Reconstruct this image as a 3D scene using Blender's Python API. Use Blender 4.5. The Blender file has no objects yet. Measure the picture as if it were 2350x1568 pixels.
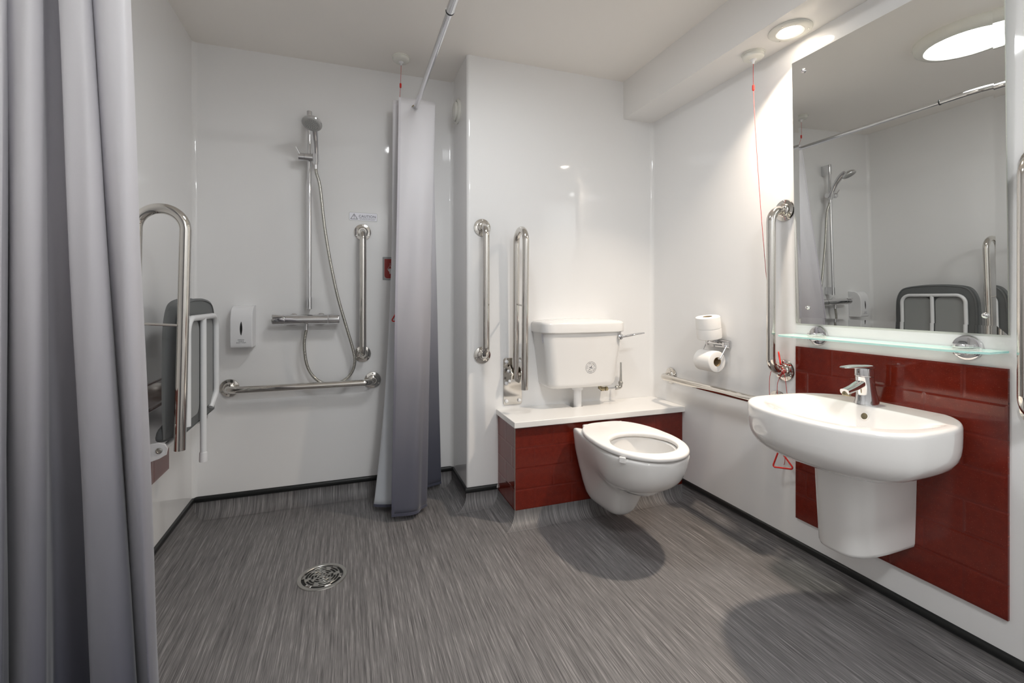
import bpy, bmesh, math, random
from mathutils import Vector, Matrix
random.seed(7)
PI = math.pi
sc = bpy.context.scene
COL = sc.collection
R = math.radians

# ------------------------------------------------------------------ room measures (metres)
XL, XR, YS, XC, YT = -.731, 1.749, 2.730, .591, 2.389
ZC, ZB, XB = 2.381, 2.161, 1.544
YN = -.75
BX0, BY, BZ = .763, 2.12, .472          # tiled boxing: left, front, top

# ------------------------------------------------------------------ materials
def nt(name):
    m = bpy.data.materials.new(name); m.use_nodes = True
    t = m.node_tree; b = t.nodes['Principled BSDF']
    return m, t, b
def link(t, a, b): t.links.new(a, b)
def node(t, typ, **kw):
    n = t.nodes.new(typ)
    for k, v in kw.items(): setattr(n, k, v)
    return n
def pbr(name, col, rough=.5, metal=0., spec=.5, coat=0., sheen=0., trans=0., ior=1.45, emit=None, estr=0.):
    m, t, b = nt(name)
    b.inputs['Base Color'].default_value = (*col, 1)
    b.inputs['Roughness'].default_value = rough
    b.inputs['Metallic'].default_value = metal
    b.inputs['Specular IOR Level'].default_value = spec
    b.inputs['Coat Weight'].default_value = coat
    b.inputs['Coat Roughness'].default_value = .05
    b.inputs['Sheen Weight'].default_value = sheen
    b.inputs['Transmission Weight'].default_value = trans
    b.inputs['IOR'].default_value = ior
    if emit:
        b.inputs['Emission Color'].default_value = (*emit, 1)
        b.inputs['Emission Strength'].default_value = estr
    return m
def ramp(t, fac, stops):
    r = node(t, 'ShaderNodeValToRGB')
    e = r.color_ramp.elements
    e[0].position, e[0].color = stops[0][0], (*stops[0][1], 1)
    e[1].position, e[1].color = stops[-1][0], (*stops[-1][1], 1)
    for p, c in stops[1:-1]:
        x = e.new(p); x.color = (*c, 1)
    link(t, fac, r.inputs['Fac'])
    return r.outputs['Color']
def bump(t, b, h, strength, dist):
    n = node(t, 'ShaderNodeBump')
    n.inputs['Strength'].default_value = strength
    n.inputs['Distance'].default_value = dist
    link(t, h, n.inputs['Height']); link(t, n.outputs['Normal'], b.inputs['Normal'])
def noise(t, vec, scale, detail=2., rough=.5):
    n = node(t, 'ShaderNodeTexNoise')
    n.inputs['Scale'].default_value = scale
    n.inputs['Detail'].default_value = detail
    n.inputs['Roughness'].default_value = rough
    if vec is not None: link(t, vec, n.inputs['Vector'])
    return n.outputs['Fac']
def mapping(t, vec, scale):
    n = node(t, 'ShaderNodeMapping'); n.inputs['Scale'].default_value = scale
    link(t, vec, n.inputs['Vector']); return n.outputs['Vector']

def wall_mat(name, col, rough, spec):
    m, t, b = nt(name)
    tc = node(t, 'ShaderNodeTexCoord')
    v = tc.outputs['Object']
    c = ramp(t, noise(t, v, 1.3, 2), [(.3, tuple(x * .985 for x in col)), (.7, col)])
    link(t, c, b.inputs['Base Color'])
    b.inputs['Roughness'].default_value = rough
    b.inputs['Specular IOR Level'].default_value = spec
    bump(t, b, noise(t, mapping(t, v, (9, 9, 3)), 1.0, 2), .12, .0025)
    return m
M = {}
M['wall'] = wall_mat('white_wall_panel', (.825, .822, .818), .05, .45)
M['ceil'] = wall_mat('ceiling_paint', (.885, .85, .805), .34, .4)
M['bulk'] = wall_mat('bulkhead_paint', (.82, .805, .785), .25, .5)

def floor_mat():
    m, t, b = nt('streaked_vinyl')
    uv = node(t, 'ShaderNodeUVMap'); uv.uv_map = 'uv'
    v = uv.outputs['UV']
    a = noise(t, mapping(t, v, (420, 6, 1)), 1., 3, .6)
    c2 = noise(t, mapping(t, v, (120, 2, 1)), 1., 2, .5)
    d = noise(t, mapping(t, v, (900, 14, 1)), 1., 2, .6)
    mx = node(t, 'ShaderNodeMix'); mx.data_type = 'FLOAT'
    mx.inputs['Factor'].default_value = .35
    link(t, a, mx.inputs['A']); link(t, c2, mx.inputs['B'])
    mx2 = node(t, 'ShaderNodeMix'); mx2.data_type = 'FLOAT'
    mx2.inputs['Factor'].default_value = .3
    link(t, mx.outputs['Result'], mx2.inputs['A']); link(t, d, mx2.inputs['B'])
    c = ramp(t, mx2.outputs['Result'], [(.36, (.045, .043, .044)), (.47, (.132, .127, .128)), (.55, (.200, .193, .193)), (.66, (.42, .405, .40))])
    link(t, c, b.inputs['Base Color'])
    b.inputs['Roughness'].default_value = .5
    b.inputs['Specular IOR Level'].default_value = .32
    bump(t, b, mx2.outputs['Result'], .25, .0006)
    return m
M['floor'] = floor_mat()

def tile_mat():
    m, t, b = nt('red_speckled_tile')
    uv = node(t, 'ShaderNodeUVMap'); uv.uv_map = 'uv'
    v = uv.outputs['UV']
    br = node(t, 'ShaderNodeTexBrick')
    br.offset = .5; br.squash = 1
    br.inputs['Scale'].default_value = 1.
    br.inputs['Mortar Size'].default_value = .0016
    br.inputs['Mortar Smooth'].default_value = .1
    br.inputs['Brick Width'].default_value = .2017
    br.inputs['Row Height'].default_value = .10085
    link(t, v, br.inputs['Vector'])
    vo = node(t, 'ShaderNodeTexVoronoi'); vo.inputs['Scale'].default_value = 330
    link(t, v, vo.inputs['Vector'])
    fl = ramp(t, vo.outputs['Distance'], [(.0, (1, 1, 1)), (.12, (1, 1, 1)), (.19, (0, 0, 0)), (1., (0, 0, 0))])
    sel = node(t, 'ShaderNodeMath', operation='GREATER_THAN')
    link(t, noise(t, v, 260, 1), sel.inputs[0]); sel.inputs[1].default_value = .53
    mul = node(t, 'ShaderNodeMath', operation='MULTIPLY')
    link(t, fl, mul.inputs[0]); link(t, sel.outputs[0], mul.inputs[1])
    base = ramp(t, noise(t, v, 45, 3), [(.3, (.125, .0125, .006)), (.7, (.16, .0165, .008))])
    m1 = node(t, 'ShaderNodeMix'); m1.data_type = 'RGBA'
    link(t, mul.outputs[0], m1.inputs['Factor']); link(t, base, m1.inputs['A']); m1.inputs['B'].default_value = (.36, .115, .07, 1)
    m2 = node(t, 'ShaderNodeMix'); m2.data_type = 'RGBA'
    link(t, br.outputs['Fac'], m2.inputs['Factor']); link(t, m1.outputs['Result'], m2.inputs['A']); m2.inputs['B'].default_value = (.13, .016, .010, 1)
    link(t, m2.outputs['Result'], b.inputs['Base Color'])
    b.inputs['Roughness'].default_value = .09
    # bevelled tile edges
    br2 = node(t, 'ShaderNodeTexBrick'); br2.offset = .5
    br2.inputs['Scale'].default_value = 1.
    br2.inputs['Mortar Size'].default_value = .008
    br2.inputs['Mortar Smooth'].default_value = 1.
    br2.inputs['Brick Width'].default_value = .2017
    br2.inputs['Row Height'].default_value = .10085
    link(t, v, br2.inputs['Vector'])
    inv = node(t, 'ShaderNodeMath', operation='SUBTRACT'); inv.inputs[0].default_value = 1.
    link(t, br2.outputs['Fac'], inv.inputs[1])
    bump(t, b, inv.outputs[0], .55, .0012)
    return m
M['tile'] = tile_mat()

def curtain_mat(name, stops, rough):
    m, t, b = nt(name)
    g = node(t, 'ShaderNodeTexCoord')
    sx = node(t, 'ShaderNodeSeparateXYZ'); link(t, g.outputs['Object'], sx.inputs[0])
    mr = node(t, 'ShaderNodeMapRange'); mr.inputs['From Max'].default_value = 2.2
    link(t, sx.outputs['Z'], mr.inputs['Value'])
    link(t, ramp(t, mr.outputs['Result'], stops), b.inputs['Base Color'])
    b.inputs['Roughness'].default_value = rough
    b.inputs['Sheen Weight'].default_value = .25
    b.inputs['Specular IOR Level'].default_value = .3
    w = noise(t, mapping(t, g.outputs['Object'], (900, 900, 1400)), 1., 1)
    w2 = noise(t, mapping(t, g.outputs['Object'], (7, 7, 10)), 1., 3, .55)
    ad = node(t, 'ShaderNodeMath', operation='MULTIPLY_ADD'); ad.inputs[1].default_value = 14.
    link(t, w2, ad.inputs[0]); link(t, w, ad.inputs[2])
    bump(t, b, ad.outputs[0], .16, .0006)
    return m
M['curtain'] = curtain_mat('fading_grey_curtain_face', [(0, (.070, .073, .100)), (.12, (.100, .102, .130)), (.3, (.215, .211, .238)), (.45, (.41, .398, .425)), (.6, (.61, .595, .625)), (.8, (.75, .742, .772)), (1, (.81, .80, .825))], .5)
M['curtain_back'] = curtain_mat('curtain_reverse', [(0, (.50, .53, .57)), (.5, (.66, .67, .70)), (1, (.78, .77, .80))], .6)
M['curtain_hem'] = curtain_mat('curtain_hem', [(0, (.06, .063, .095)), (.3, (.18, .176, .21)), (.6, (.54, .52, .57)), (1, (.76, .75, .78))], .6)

M['steel'] = pbr('polished_steel', (.70, .675, .635), .09, 1.)
M['chrome'] = pbr('chrome', (.72, .72, .73), .06, 1.)
M['hose'] = pbr('hose_steel', (.60, .59, .55), .2, 1.)
M['hose_dark'] = pbr('hose_groove', (.10, .10, .10), .3, 1.)
M['brushed'] = pbr('brushed_steel', (.52, .51, .48), .3, 1.)
M['brass'] = pbr('dull_brass', (.36, .31, .20), .25, 1.)
M['mirror'] = pbr('mirror_silver', (.86, .865, .84), .0, 1.)
M['ceramic'] = pbr('white_ceramic', (.80, .79, .775), .07, 0, .5, .3)
M['seatwhite'] = pbr('white_seat_plastic', (.82, .805, .79), .16)
M['white'] = pbr('white_plastic', (.78, .78, .79), .2)
M['cream'] = pbr('cream_plastic', (.76, .755, .70), .22)
M['top'] = pbr('white_worktop', (.82, .81, .79), .14)
M['padding'] = pbr('grey_padding', (.135, .142, .143), .5)
M['underside'] = pbr('grey_seat_base', (.30, .31, .308), .45)
M['frame'] = pbr('white_coated_tube', (.76, .77, .78), .25)
M['black'] = pbr('black_rubber', (.010, .011, .011), .38)
M['dark'] = pbr('dark_hole', (.008, .008, .008), .6)
M['brassdark'] = pbr('dark_brass_opening', (.13, .095, .05), .5, .4)
M['red'] = pbr('red_plastic', (.62, .025, .018), .3)
M['signred'] = pbr('sign_red', (.28, .016, .010), .35)
M['cord'] = pbr('red_cord', (.50, .05, .045), .6)
M['signgrey'] = pbr('sign_grey', (.34, .35, .35), .4)
M['spray'] = pbr('pale_grey_rubber', (.43, .43, .42), .5)
M['signpale'] = pbr('sign_pale', (.58, .52, .52), .4)
M['ink'] = pbr('dark_ink', (.015, .017, .04), .5)
M['paper'] = pbr('toilet_paper', (.85, .835, .81), .95, spec=.1)
M['card'] = pbr('cardboard', (.36, .27, .16), .9, spec=.1)
M['sticker'] = pbr('sticker_film', (.84, .84, .90), .3)
M['stickeredge'] = pbr('sticker_edge', (.46, .48, .42), .4)
def frosted(name, col, clear, rough):
    m, t, b = nt(name)
    b.inputs['Base Color'].default_value = (*col, 1); b.inputs['Roughness'].default_value = rough
    tr = node(t, 'ShaderNodeBsdfTransparent'); tr.inputs['Color'].default_value = (.93, 1, .985, 1)
    mx = node(t, 'ShaderNodeMixShader'); mx.inputs['Fac'].default_value = clear
    out = t.nodes['Material Output']
    link(t, b.outputs['BSDF'], mx.inputs[1]); link(t, tr.outputs['BSDF'], mx.inputs[2]); link(t, mx.outputs['Shader'], out.inputs['Surface'])
    return m
M['glass'] = frosted('frosted_glass_plate', (.86, .97, .95), .62, .25)
M['glassedge'] = frosted('aqua_edge', (.42, .80, .76), .30, .2)
M['water'] = pbr('water', (.80, .80, .78), .02, trans=.6, ior=1.33)
M['weld'] = pbr('weld_line', (.22, .215, .215), .6)
M['lamp'] = pbr('lamp_diffuser', (.9, .9, .9), .4, emit=(.965, .985, 1), estr=32)
M['lamp_fill'] = pbr('lamp_diffuser_rear', (.9, .9, .9), .4, emit=(.965, .985, 1), estr=76)  # glow of the added fill light behind the camera
M['spot'] = pbr('spot_lens', (.9, .9, .9), .3, emit=(1, .875, .74), estr=30)
M['spotring'] = pbr('spot_reflector', (.55, .55, .55), .3)

# ------------------------------------------------------------------ mesh builder
class MB:
    def __init__(s): s.v = []; s.f = []; s.mi = []; s.uv = None; s.cur = 0
    def add(s, vs, fs):
        o = len(s.v); s.v += [Vector(p) for p in vs]
        for f in fs: s.f.append([i + o for i in f]); s.mi.append(s.cur)
        return s
    def mat(s, i): s.cur = i; return s
    def rings(s, loops, cap0=True, cap1=True, closed=True):
        n = len(loops[0]); vs = [p for l in loops for p in l]; fs = []
        m = n if closed else n - 1
        for k in range(len(loops) - 1):
            for i in range(m):
                j = (i + 1) % n
                fs.append([k * n + i, k * n + j, (k + 1) * n + j, (k + 1) * n + i])
        if cap0: fs.append(list(range(n))[::-1])
        if cap1: fs.append([(len(loops) - 1) * n + i for i in range(n)])
        return s.add(vs, fs)
    def tube(s, path, r, n=16, cap=True, closed=False):
        P = [Vector(p) for p in path]; k = len(P)
        rs = r if isinstance(r, (list, tuple)) else [r] * k
        T = []
        for i in range(k):
            if closed: d = P[(i + 1) % k] - P[i - 1]
            else: d = P[min(i + 1, k - 1)] - P[max(i - 1, 0)]
            T.append(d.normalized())
        u = T[0].orthogonal().normalized(); loops = []
        for i in range(k):
            if i:
                q = T[i - 1].rotation_difference(T[i]); u = (q @ u).normalized()
            w = T[i].cross(u)
            loops.append([P[i] + rs[i] * (math.cos(2 * PI * j / n) * u + math.sin(2 * PI * j / n) * w) for j in range(n)])
        if closed: loops.append(loops[0]); cap = False
        return s.rings(loops, cap, cap)
    def lathe(s, prof, o=(0, 0, 0), axis=(0, 0, 1), n=32):
        o = Vector(o); a = Vector(axis).normalized()
        u = a.orthogonal().normalized(); w = a.cross(u)
        vs = []; fs = []; idx = []
        for r, h in prof:
            if r < 1e-6: idx.append([len(vs)]); vs.append(o + a * h)
            else:
                idx.append(list(range(len(vs), len(vs) + n)))
                vs += [o + a * h + r * (math.cos(2 * PI * j / n) * u + math.sin(2 * PI * j / n) * w) for j in range(n)]
        for A, B in zip(idx, idx[1:]):
            for j in range(n):
                k = (j + 1) % n
                if len(A) == 1 and len(B) == 1: continue
                if len(A) == 1: fs.append([A[0], B[k], B[j]])
                elif len(B) == 1: fs.append([A[j], A[k], B[0]])
                else: fs.append([A[j], A[k], B[k], B[j]])
        return s.add(vs, fs)
    def bm(s, b):
        b.verts.ensure_lookup_table()
        for i, v in enumerate(b.verts): v.index = i
        s.add([v.co.copy() for v in b.verts], [[v.index for v in f.verts] for f in b.faces]); b.free(); return s
    def box(s, x0, x1, y0, y1, z0, z1, bev=0, seg=2, M4=None):
        b = bmesh.new(); bmesh.ops.create_cube(b, size=1)
        for v in b.verts: v.co = Vector(((x0 + x1) / 2 + v.co.x * (x1 - x0), (y0 + y1) / 2 + v.co.y * (y1 - y0), (z0 + z1) / 2 + v.co.z * (z1 - z0)))
        if bev: bmesh.ops.bevel(b, geom=b.edges[:], offset=bev, segments=seg, profile=.5, affect='EDGES')
        if M4 is not None: b.transform(M4)
        return s.bm(b)
    def prism(s, outline, vec, bev=0, seg=2):
        vec = Vector(vec); b = bmesh.new()
        lo = [b.verts.new(Vector(p)) for p in outline]
        hi = [b.verts.new(Vector(p) + vec) for p in outline]
        n = len(lo)
        b.faces.new(lo[::-1]); b.faces.new(hi)
        for i in range(n): b.faces.new([lo[i], lo[(i + 1) % n], hi[(i + 1) % n], hi[i]])
        bmesh.ops.recalc_face_normals(b, faces=b.faces[:])
        if bev:
            es = [e for e in b.edges if (e.verts[0] in lo) == (e.verts[1] in lo)]
            bmesh.ops.bevel(b, geom=es, offset=bev, segments=seg, profile=.5, affect='EDGES')
        return s.bm(b)
    def build(s, name, mats, parent=None, smooth=True, angle=38, recalc=True, xf=None):
        me = bpy.data.meshes.new(name)
        off = Vector((0, 0, 0))
        vs = [p.copy() for p in s.v]
        if xf is not None: vs = [xf @ p for p in vs]
        if parent is not None:
            off = Vector(parent.get('_org', (0, 0, 0)))
        vs = [p - off for p in vs]
        me.from_pydata(vs, [], s.f)
        if s.uv is not None:
            l = me.uv_layers.new(name='uv')
            for lp in me.loops: l.data[lp.index].uv = s.uv[lp.vertex_index]
        ms = mats if isinstance(mats, (list, tuple)) else [mats]
        for m in ms: me.materials.append(M[m])
        for p, i in zip(me.polygons, s.mi): p.material_index = i
        if recalc:
            b = bmesh.new(); b.from_mesh(me); bmesh.ops.recalc_face_normals(b, faces=b.faces[:]); b.to_mesh(me); b.free()
        if smooth:
            for p in me.polygons: p.use_smooth = True
            me.set_sharp_from_angle(angle=R(angle))
        me.update()
        o = bpy.data.objects.new(name, me); COL.objects.link(o)
        if smooth and angle < 100:
            wn = o.modifiers.new('even_normals', 'WEIGHTED_NORMAL'); wn.keep_sharp = True; wn.weight = 50
        if parent is not None:
            o.parent = parent; o['_org'] = tuple(off)
        return o

def tag(o, label=None, cat=None, group=None, kind=None):
    if label: o['label'] = label
    if cat: o['category'] = cat
    if group: o['group'] = group
    if kind: o['kind'] = kind
    return o
def thing(name, loc, label, cat, group=None, rz=0.):
    o = bpy.data.objects.new(name, None); COL.objects.link(o)
    o.empty_display_size = .05
    o.location = loc; o.rotation_euler = (0, 0, rz)
    o['_org'] = tuple(loc) if not rz else (0, 0, 0)
    if label: tag(o, label, cat, group)
    return o
def local(name, label, cat, group=None):            # a thing modelled about its own origin
    return thing(name, (0, 0, 0), label, cat, group)
def put(o, loc, rz): o.location = loc; o.rotation_euler = (0, 0, rz); return o
def copy_tree(o, parent=None):
    c = o.copy(); COL.objects.link(c)
    if parent is not None: c.parent = parent
    for ch in list(o.children): copy_tree(ch, c)
    return c
def struct(mb, name, mat, **kw):
    o = mb.build(name, mat, **kw); o['kind'] = 'structure'; return o
def rpath(pts, rad, seg=10, closed=False):
    P = [Vector(p) for p in pts]; out = []; n = len(P)
    for i in range(n):
        if not closed and i in (0, n - 1): out.append(P[i]); continue
        a, b, c = P[i - 1], P[i], P[(i + 1) % n]
        r = rad[i] if isinstance(rad, (list, tuple)) else rad
        d1 = (a - b).normalized(); d2 = (c - b).normalized()
        ang = d1.angle(d2); tl = r / math.tan(ang / 2)
        cen = b + (d1 + d2).normalized() * (r / math.sin(ang / 2))
        s0 = b + d1 * tl - cen; s1 = b + d2 * tl - cen
        tot = s0.angle(s1); ax = s0.cross(s1).normalized()
        for k in range(seg + 1): out.append(cen + Matrix.Rotation(tot * k / seg, 3, ax) @ s0)
    return out
def catmull(P, k=6, closed=False):
    P = [Vector(p) for p in P]; n = len(P); out = []
    rng = range(n if closed else n - 1)
    for i in rng:
        if closed: a, b, c, d = P[i - 1], P[i], P[(i + 1) % n], P[(i + 2) % n]
        else: a, b, c, d = P[max(i - 1, 0)], P[i], P[i + 1], P[min(i + 2, n - 1)]
        for j in range(k):
            t = j / k
            out.append(.5 * ((2 * b) + (c - a) * t + (2 * a - 5 * b + 4 * c - d) * t * t + (3 * b - a - 3 * c + d) * t ** 3))
    if not closed: out.append(P[-1])
    return out
def rrect(x0, x1, y0, y1, r, seg=6):
    P = []
    for cx, cy, a in ((x1 - r, y1 - r, 0), (x0 + r, y1 - r, 90), (x0 + r, y0 + r, 180), (x1 - r, y0 + r, 270)):
        for k in range(seg + 1):
            t = R(a + 90 * k / seg); P.append((cx + r * math.cos(t), cy + r * math.sin(t)))
    return P
def text_mb(mb, s, size, origin, ux, uz, align='CENTER', depth=.0002, spacing=1.):
    cu = bpy.data.curves.new('lettering', 'FONT'); cu.body = s; cu.size = size
    cu.align_x = align; cu.space_character = spacing; cu.resolution_u = 3
    o = bpy.data.objects.new('lettering', cu); COL.objects.link(o)
    dg = bpy.context.evaluated_depsgraph_get()
    me = bpy.data.meshes.new_from_object(o.evaluated_get(dg))
    ux = Vector(ux); uz = Vector(uz); og = Vector(origin); nn = ux.cross(uz).normalized()
    mb.add([og + ux * v.co.x + uz * v.co.y + nn * depth for v in me.vertices], [list(p.vertices) for p in me.polygons])
    bpy.data.objects.remove(o); bpy.data.curves.remove(cu); bpy.data.meshes.remove(me)
    return mb

# ------------------------------------------------------------------ setting
def fil(cx, cy, r, a0, a1, seg=8):
    return [(cx + r * math.cos(R(a0 + (a1 - a0) * k / seg)), cy + r * math.sin(R(a0 + (a1 - a0) * k / seg))) for k in range(seg + 1)]
def wall(name, plan, z0=.078, z1=ZC + .02, mat='wall', t=.06):
    """vertical wall from a plan line (room on its right), with real thickness"""
    n = len(plan); P = [Vector((x, y)) for x, y in plan]; off = []
    for i in range(n):
        d1 = (P[i] - P[i - 1]).normalized() if i else (P[1] - P[0]).normalized()
        d2 = (P[i + 1] - P[i]).normalized() if i < n - 1 else d1
        n1 = Vector((-d1.y, d1.x)); n2 = Vector((-d2.y, d2.x)); m = (n1 + n2) / (1 + n1.dot(n2))
        off.append(P[i] + m * t)
    mb = MB(); loops = []
    for i in range(n):
        a, b = P[i], off[i]
        loops.append([(a.x, a.y, z0), (a.x, a.y, z1), (b.x, b.y, z1), (b.x, b.y, z0)])
    mb.rings(loops)
    return struct(mb, name, mat)
rc = .022
wall('wall_left', [(XL, YN), (XL, YS - rc)])
wall('wall_shower', fil(XL + rc, YS - rc, rc, 180, 90) + fil(XC - rc, YS - rc, rc, 90, 0))
wall('wall_column', [(XC, YS - rc)] + [(XC + .016 - .016 * math.cos(R(a)), YT + .016 - .016 * math.sin(R(a))) for a in range(0, 91, 10)], t=.01)
wall('wall_toilet', [(XC + .016, YT)] + fil(XR - rc, YT - rc, rc, 90, 0))
wall('wall_right', [(XR, YT - rc), (XR, YN)])
wall('wall_near', [(XR, YN), (XL, YN)], z0=0.)
struct(MB().box(XL - .06, XR + .06, YN - .06, YS + .06, ZC, ZC + .05), 'ceiling', 'ceil')
mb = MB().prism([(XB, YN, ZC + .01), (XB, YN, ZB), (XR + .02, YN, ZB), (XR + .02, YN, ZC + .01)], (0, YT - YN + .01, 0), 0)
struct(mb, 'trim_1', 'bulk')

# floor and the upturned vinyl skirting
mb = MB(); mb.add([(XL - .05, YN - .05, 0), (XR + .05, YN - .05, 0), (XR + .05, YS + .05, 0), (XL - .05, YS + .05, 0), (XL - .05, YN - .05, -.05), (XR + .05, YN - .05, -.05), (XR + .05, YS + .05, -.05), (XL - .05, YS + .05, -.05)],
                  [[0, 1, 2, 3], [7, 6, 5, 4], [0, 4, 5, 1], [1, 5, 6, 2], [2, 6, 7, 3], [3, 7, 4, 0]])
mb.uv = [(p.x, p.y) for p in mb.v]
struct(mb, 'floor', 'floor', smooth=False)
RUN = [(XL, YN), (XL, YS), (XC, YS), (XC, YT), (BX0, YT), (BX0, BY), (XR, BY), (XR, YN)]
NAMES = ['left', 'shower', 'column_side', 'column', 'boxing_side', 'boxing', 'right']
CR = .062
def off_pt(i, d):
    P = [Vector(p) for p in RUN]
    def nrm(k): e = (P[k + 1] - P[k]).normalized(); return Vector((e.y, -e.x))
    if i == 0: m = nrm(0)
    elif i == len(P) - 1: m = nrm(i - 1)
    else:
        a, b = nrm(i - 1), nrm(i); m = (a + b) / (1 + a.dot(b))
    return P[i] + m * d
def prof(h):
    out = [(CR, .0008)]
    for k in range(1, 9):
        a = R(90 * k / 8); out.append((CR - CR * math.sin(a) + .002, CR - CR * math.cos(a)))
    out.append((.002, h)); return out
bases = []
for i, nm in enumerate(NAMES):
    tall = nm not in ('boxing_side', 'boxing')
    h = .0765 if tall else .070
    pr = prof(h)
    mb = MB(); loops = []; mb.uv = []
    horiz = abs(RUN[i + 1][0] - RUN[i][0]) > 1e-4
    s = 0
    L0 = []; L1 = []
    for k, (d, z) in enumerate(pr):
        if k: s += math.hypot(d - pr[k - 1][0], z - pr[k - 1][1])
        a = off_pt(i, d); b = off_pt(i + 1, d)
        L0.append((a.x, a.y, z)); L1.append((b.x, b.y, z))
        for q in (a, b):
            pass
    m = len(pr); mb.v = []; mb.add(L0 + L1, [[k, k + 1, m + k + 1, m + k] for k in range(m - 1)])
    s = 0; ss = []
    for k, (d, z) in enumerate(pr):
        if k: s += math.hypot(d - pr[k - 1][0], z - pr[k - 1][1])
        ss.append(s)
    for row in (L0, L1):
        for k, p in enumerate(row):
            ex = CR - 0
            if horiz: mb.uv.append((p[0], RUN[i][1] - CR + ss[k]))
            else: mb.uv.append((RUN[i][0] + (CR - ss[k]) * (1 if nm == 'left' else -1), p[1]))
    o = struct(mb, 'baseboard_' + nm, 'floor', angle=60)
    bases.append(o)
    if tall:                                               # black capping bead along the top
        cp = [(0, h - .002), (.006, h - .003), (.0095, h + .002), (.0105, h + .009), (.0095, h + .017), (.006, h + .022), (0, h + .0245)]
        mb = MB(); A = []; B = []
        for d, z in cp:
            a = off_pt(i, d); b = off_pt(i + 1, d); A.append((a.x, a.y, z)); B.append((b.x, b.y, z))
        mb.rings([A, B], closed=False, cap0=False, cap1=False)
        struct(mb, 'trim_%d' % (len([x for x in bases]) + 1), 'black', angle=70)
# pale weld lines at the outer corners of the skirting
for ci, bi, hh, run in ((3, 3, .0765, .125), (5, 5, .068, .20)):
    mb = MB(); pts = []
    for d, z in prof(hh)[::-1]:
        a = off_pt(ci, d + .0008); pts.append((a.x, a.y, z + .0006))
    a = off_pt(ci, CR); b = a + Vector((run, 0))
    pts2 = [(a.x - .02, a.y - .0, .0012), (b.x, b.y, .0012)]
    mb.tube(pts, .0011, 6); mb.tube(pts2, .0011, 6)
    mb.build('weld_seam', 'weld', bases[bi])

def uv_box(mb, h):
    mb.uv = [h(p) for p in mb.v]; return mb
# ------------------------------------------------------------------ tiled boxing, ledge
bx = thing('tiled_boxing', (1.25, BY, 0), 'low boxing faced in red speckled tiles behind the toilet pan', 'boxing')
mb = MB().add([(BX0, BY, .066), (XR - .001, BY, .066), (XR - .001, BY, BZ), (BX0, BY, BZ)], [[0, 1, 2, 3]])
mb.uv = [(p.x - BX0, p.z - .066) for p in mb.v]
mb.build('front_tiles', 'tile', bx, smooth=False)
mb = MB().add([(BX0, BY, .066), (BX0, BY, BZ), (BX0, YT, BZ), (BX0, YT, .066)], [[0, 1, 2, 3]])
mb.uv = [(p.y - BY + .06, p.z - .066) for p in mb.v]
mb.build('side_tiles', 'tile', bx, smooth=False)
MB().box(BX0 + .004, XR - .002, BY + .004, YT - .001, .066, BZ - .001).build('backing_board', 'dark', bx, smooth=False)
MB().tube([(BX0, BY, .066), (BX0, BY, BZ)], .0022, 8).build('corner_trim', 'brushed', bx)
nx0, nx1, ny = 1.158, 1.222, 2.29
out = [(BX0 - .010, 2.098), (XR - .001, 2.098), (XR - .001, YT - .001), (nx1, YT - .001), (nx1, ny), (nx0, ny), (nx0, YT - .001), (BX0 - .010, YT - .001)]
tag(MB().prism([(x, y, .4725) for x, y in out], (0, 0, .0295), .003, 3).build('ledge_top', 'top'), 'white ledge worktop on top of the red tiled boxing', 'worktop')

# ------------------------------------------------------------------ red tile panels
def tile_panel(x, nx, y0, y1, z0, z1, label):
    t = .008 * nx
    mb = MB().add([(x + t, y0, z0), (x + t, y1, z0), (x + t, y1, z1), (x + t, y0, z1), (x, y0, z0), (x, y1, z0), (x, y1, z1), (x, y0, z1)],
                  [[0, 1, 2, 3], [0, 1, 5, 4], [1, 2, 6, 5], [2, 3, 7, 6], [3, 0, 4, 7]])
    mb.uv = [(p.y - y0, p.z - z0) for p in mb.v]
    return tag(mb.build('tile_panel', 'tile', smooth=False), label, 'tiles', 'red tile panels on the side walls')
tile_panel(XR, -1, .767, 1.422, .1946, .9005, 'tall red speckled tile splashback behind the wash basin')
tile_panel(XL, 1, 1.70, 2.375, .367, .761, 'red tile panel on the left wall behind the folded shower seat')

# ------------------------------------------------------------------ grab rails (room is towards local -Y)
def flange(par, c, screws=True):
    f = MB().lathe([(0, 0), (.045, 0), (.046, .003), (.044, .007), (.036, .009), (.030, .010), (.029, .015), (.026, .019), (.0195, .021), (.0195, .030), (0, .030)], c, (0, -1, 0), 40).build('flange', 'steel', par)
    for k in range(3):
        a = R(90 + 120 * k)
        p = (c[0] + .0375 * math.cos(a), c[1] - .0075, c[2] + .0375 * math.sin(a))
        mb = MB().lathe([(0.0035, -.001), (.0045, .001), (.0035, .0028), (.0016, .003), (.0012, .0015), (0, .0015)], p, (0, -1, 0), 12)
        mb.build('screw', 'brushed', f)
def rail(L, horiz, so=.078, r=.0175):
    t = local('grab_rail', None, None)
    h = L / 2
    pts = [(0, -.012, -h), (0, -so, -h), (0, -so, h), (0, -.012, h)]
    mb = MB().tube(rpath(pts, .052, 14), r, 24)
    if horiz:
        X = Matrix.Rotation(R(90), 4, 'Y'); mb.v = [X @ p for p in mb.v]
    mb.build('bar', 'steel', t)
    for s in (-h, h): flange(t, (s, 0, 0) if horiz else (0, 0, s))
    return t
gv = rail(.678, False)
G = 'polished steel grab rails'
put(gv, (.078, YS, 1.1255), 0); tag(gv, 'upright grab rail on the shower wall under the caution sticker', 'grab rail', G)
o = copy_tree(gv); put(o, (.674, YT, 1.134), 0); tag(o, 'upright grab rail on the white wall left of the hinged toilet rail', 'grab rail', G)
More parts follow.
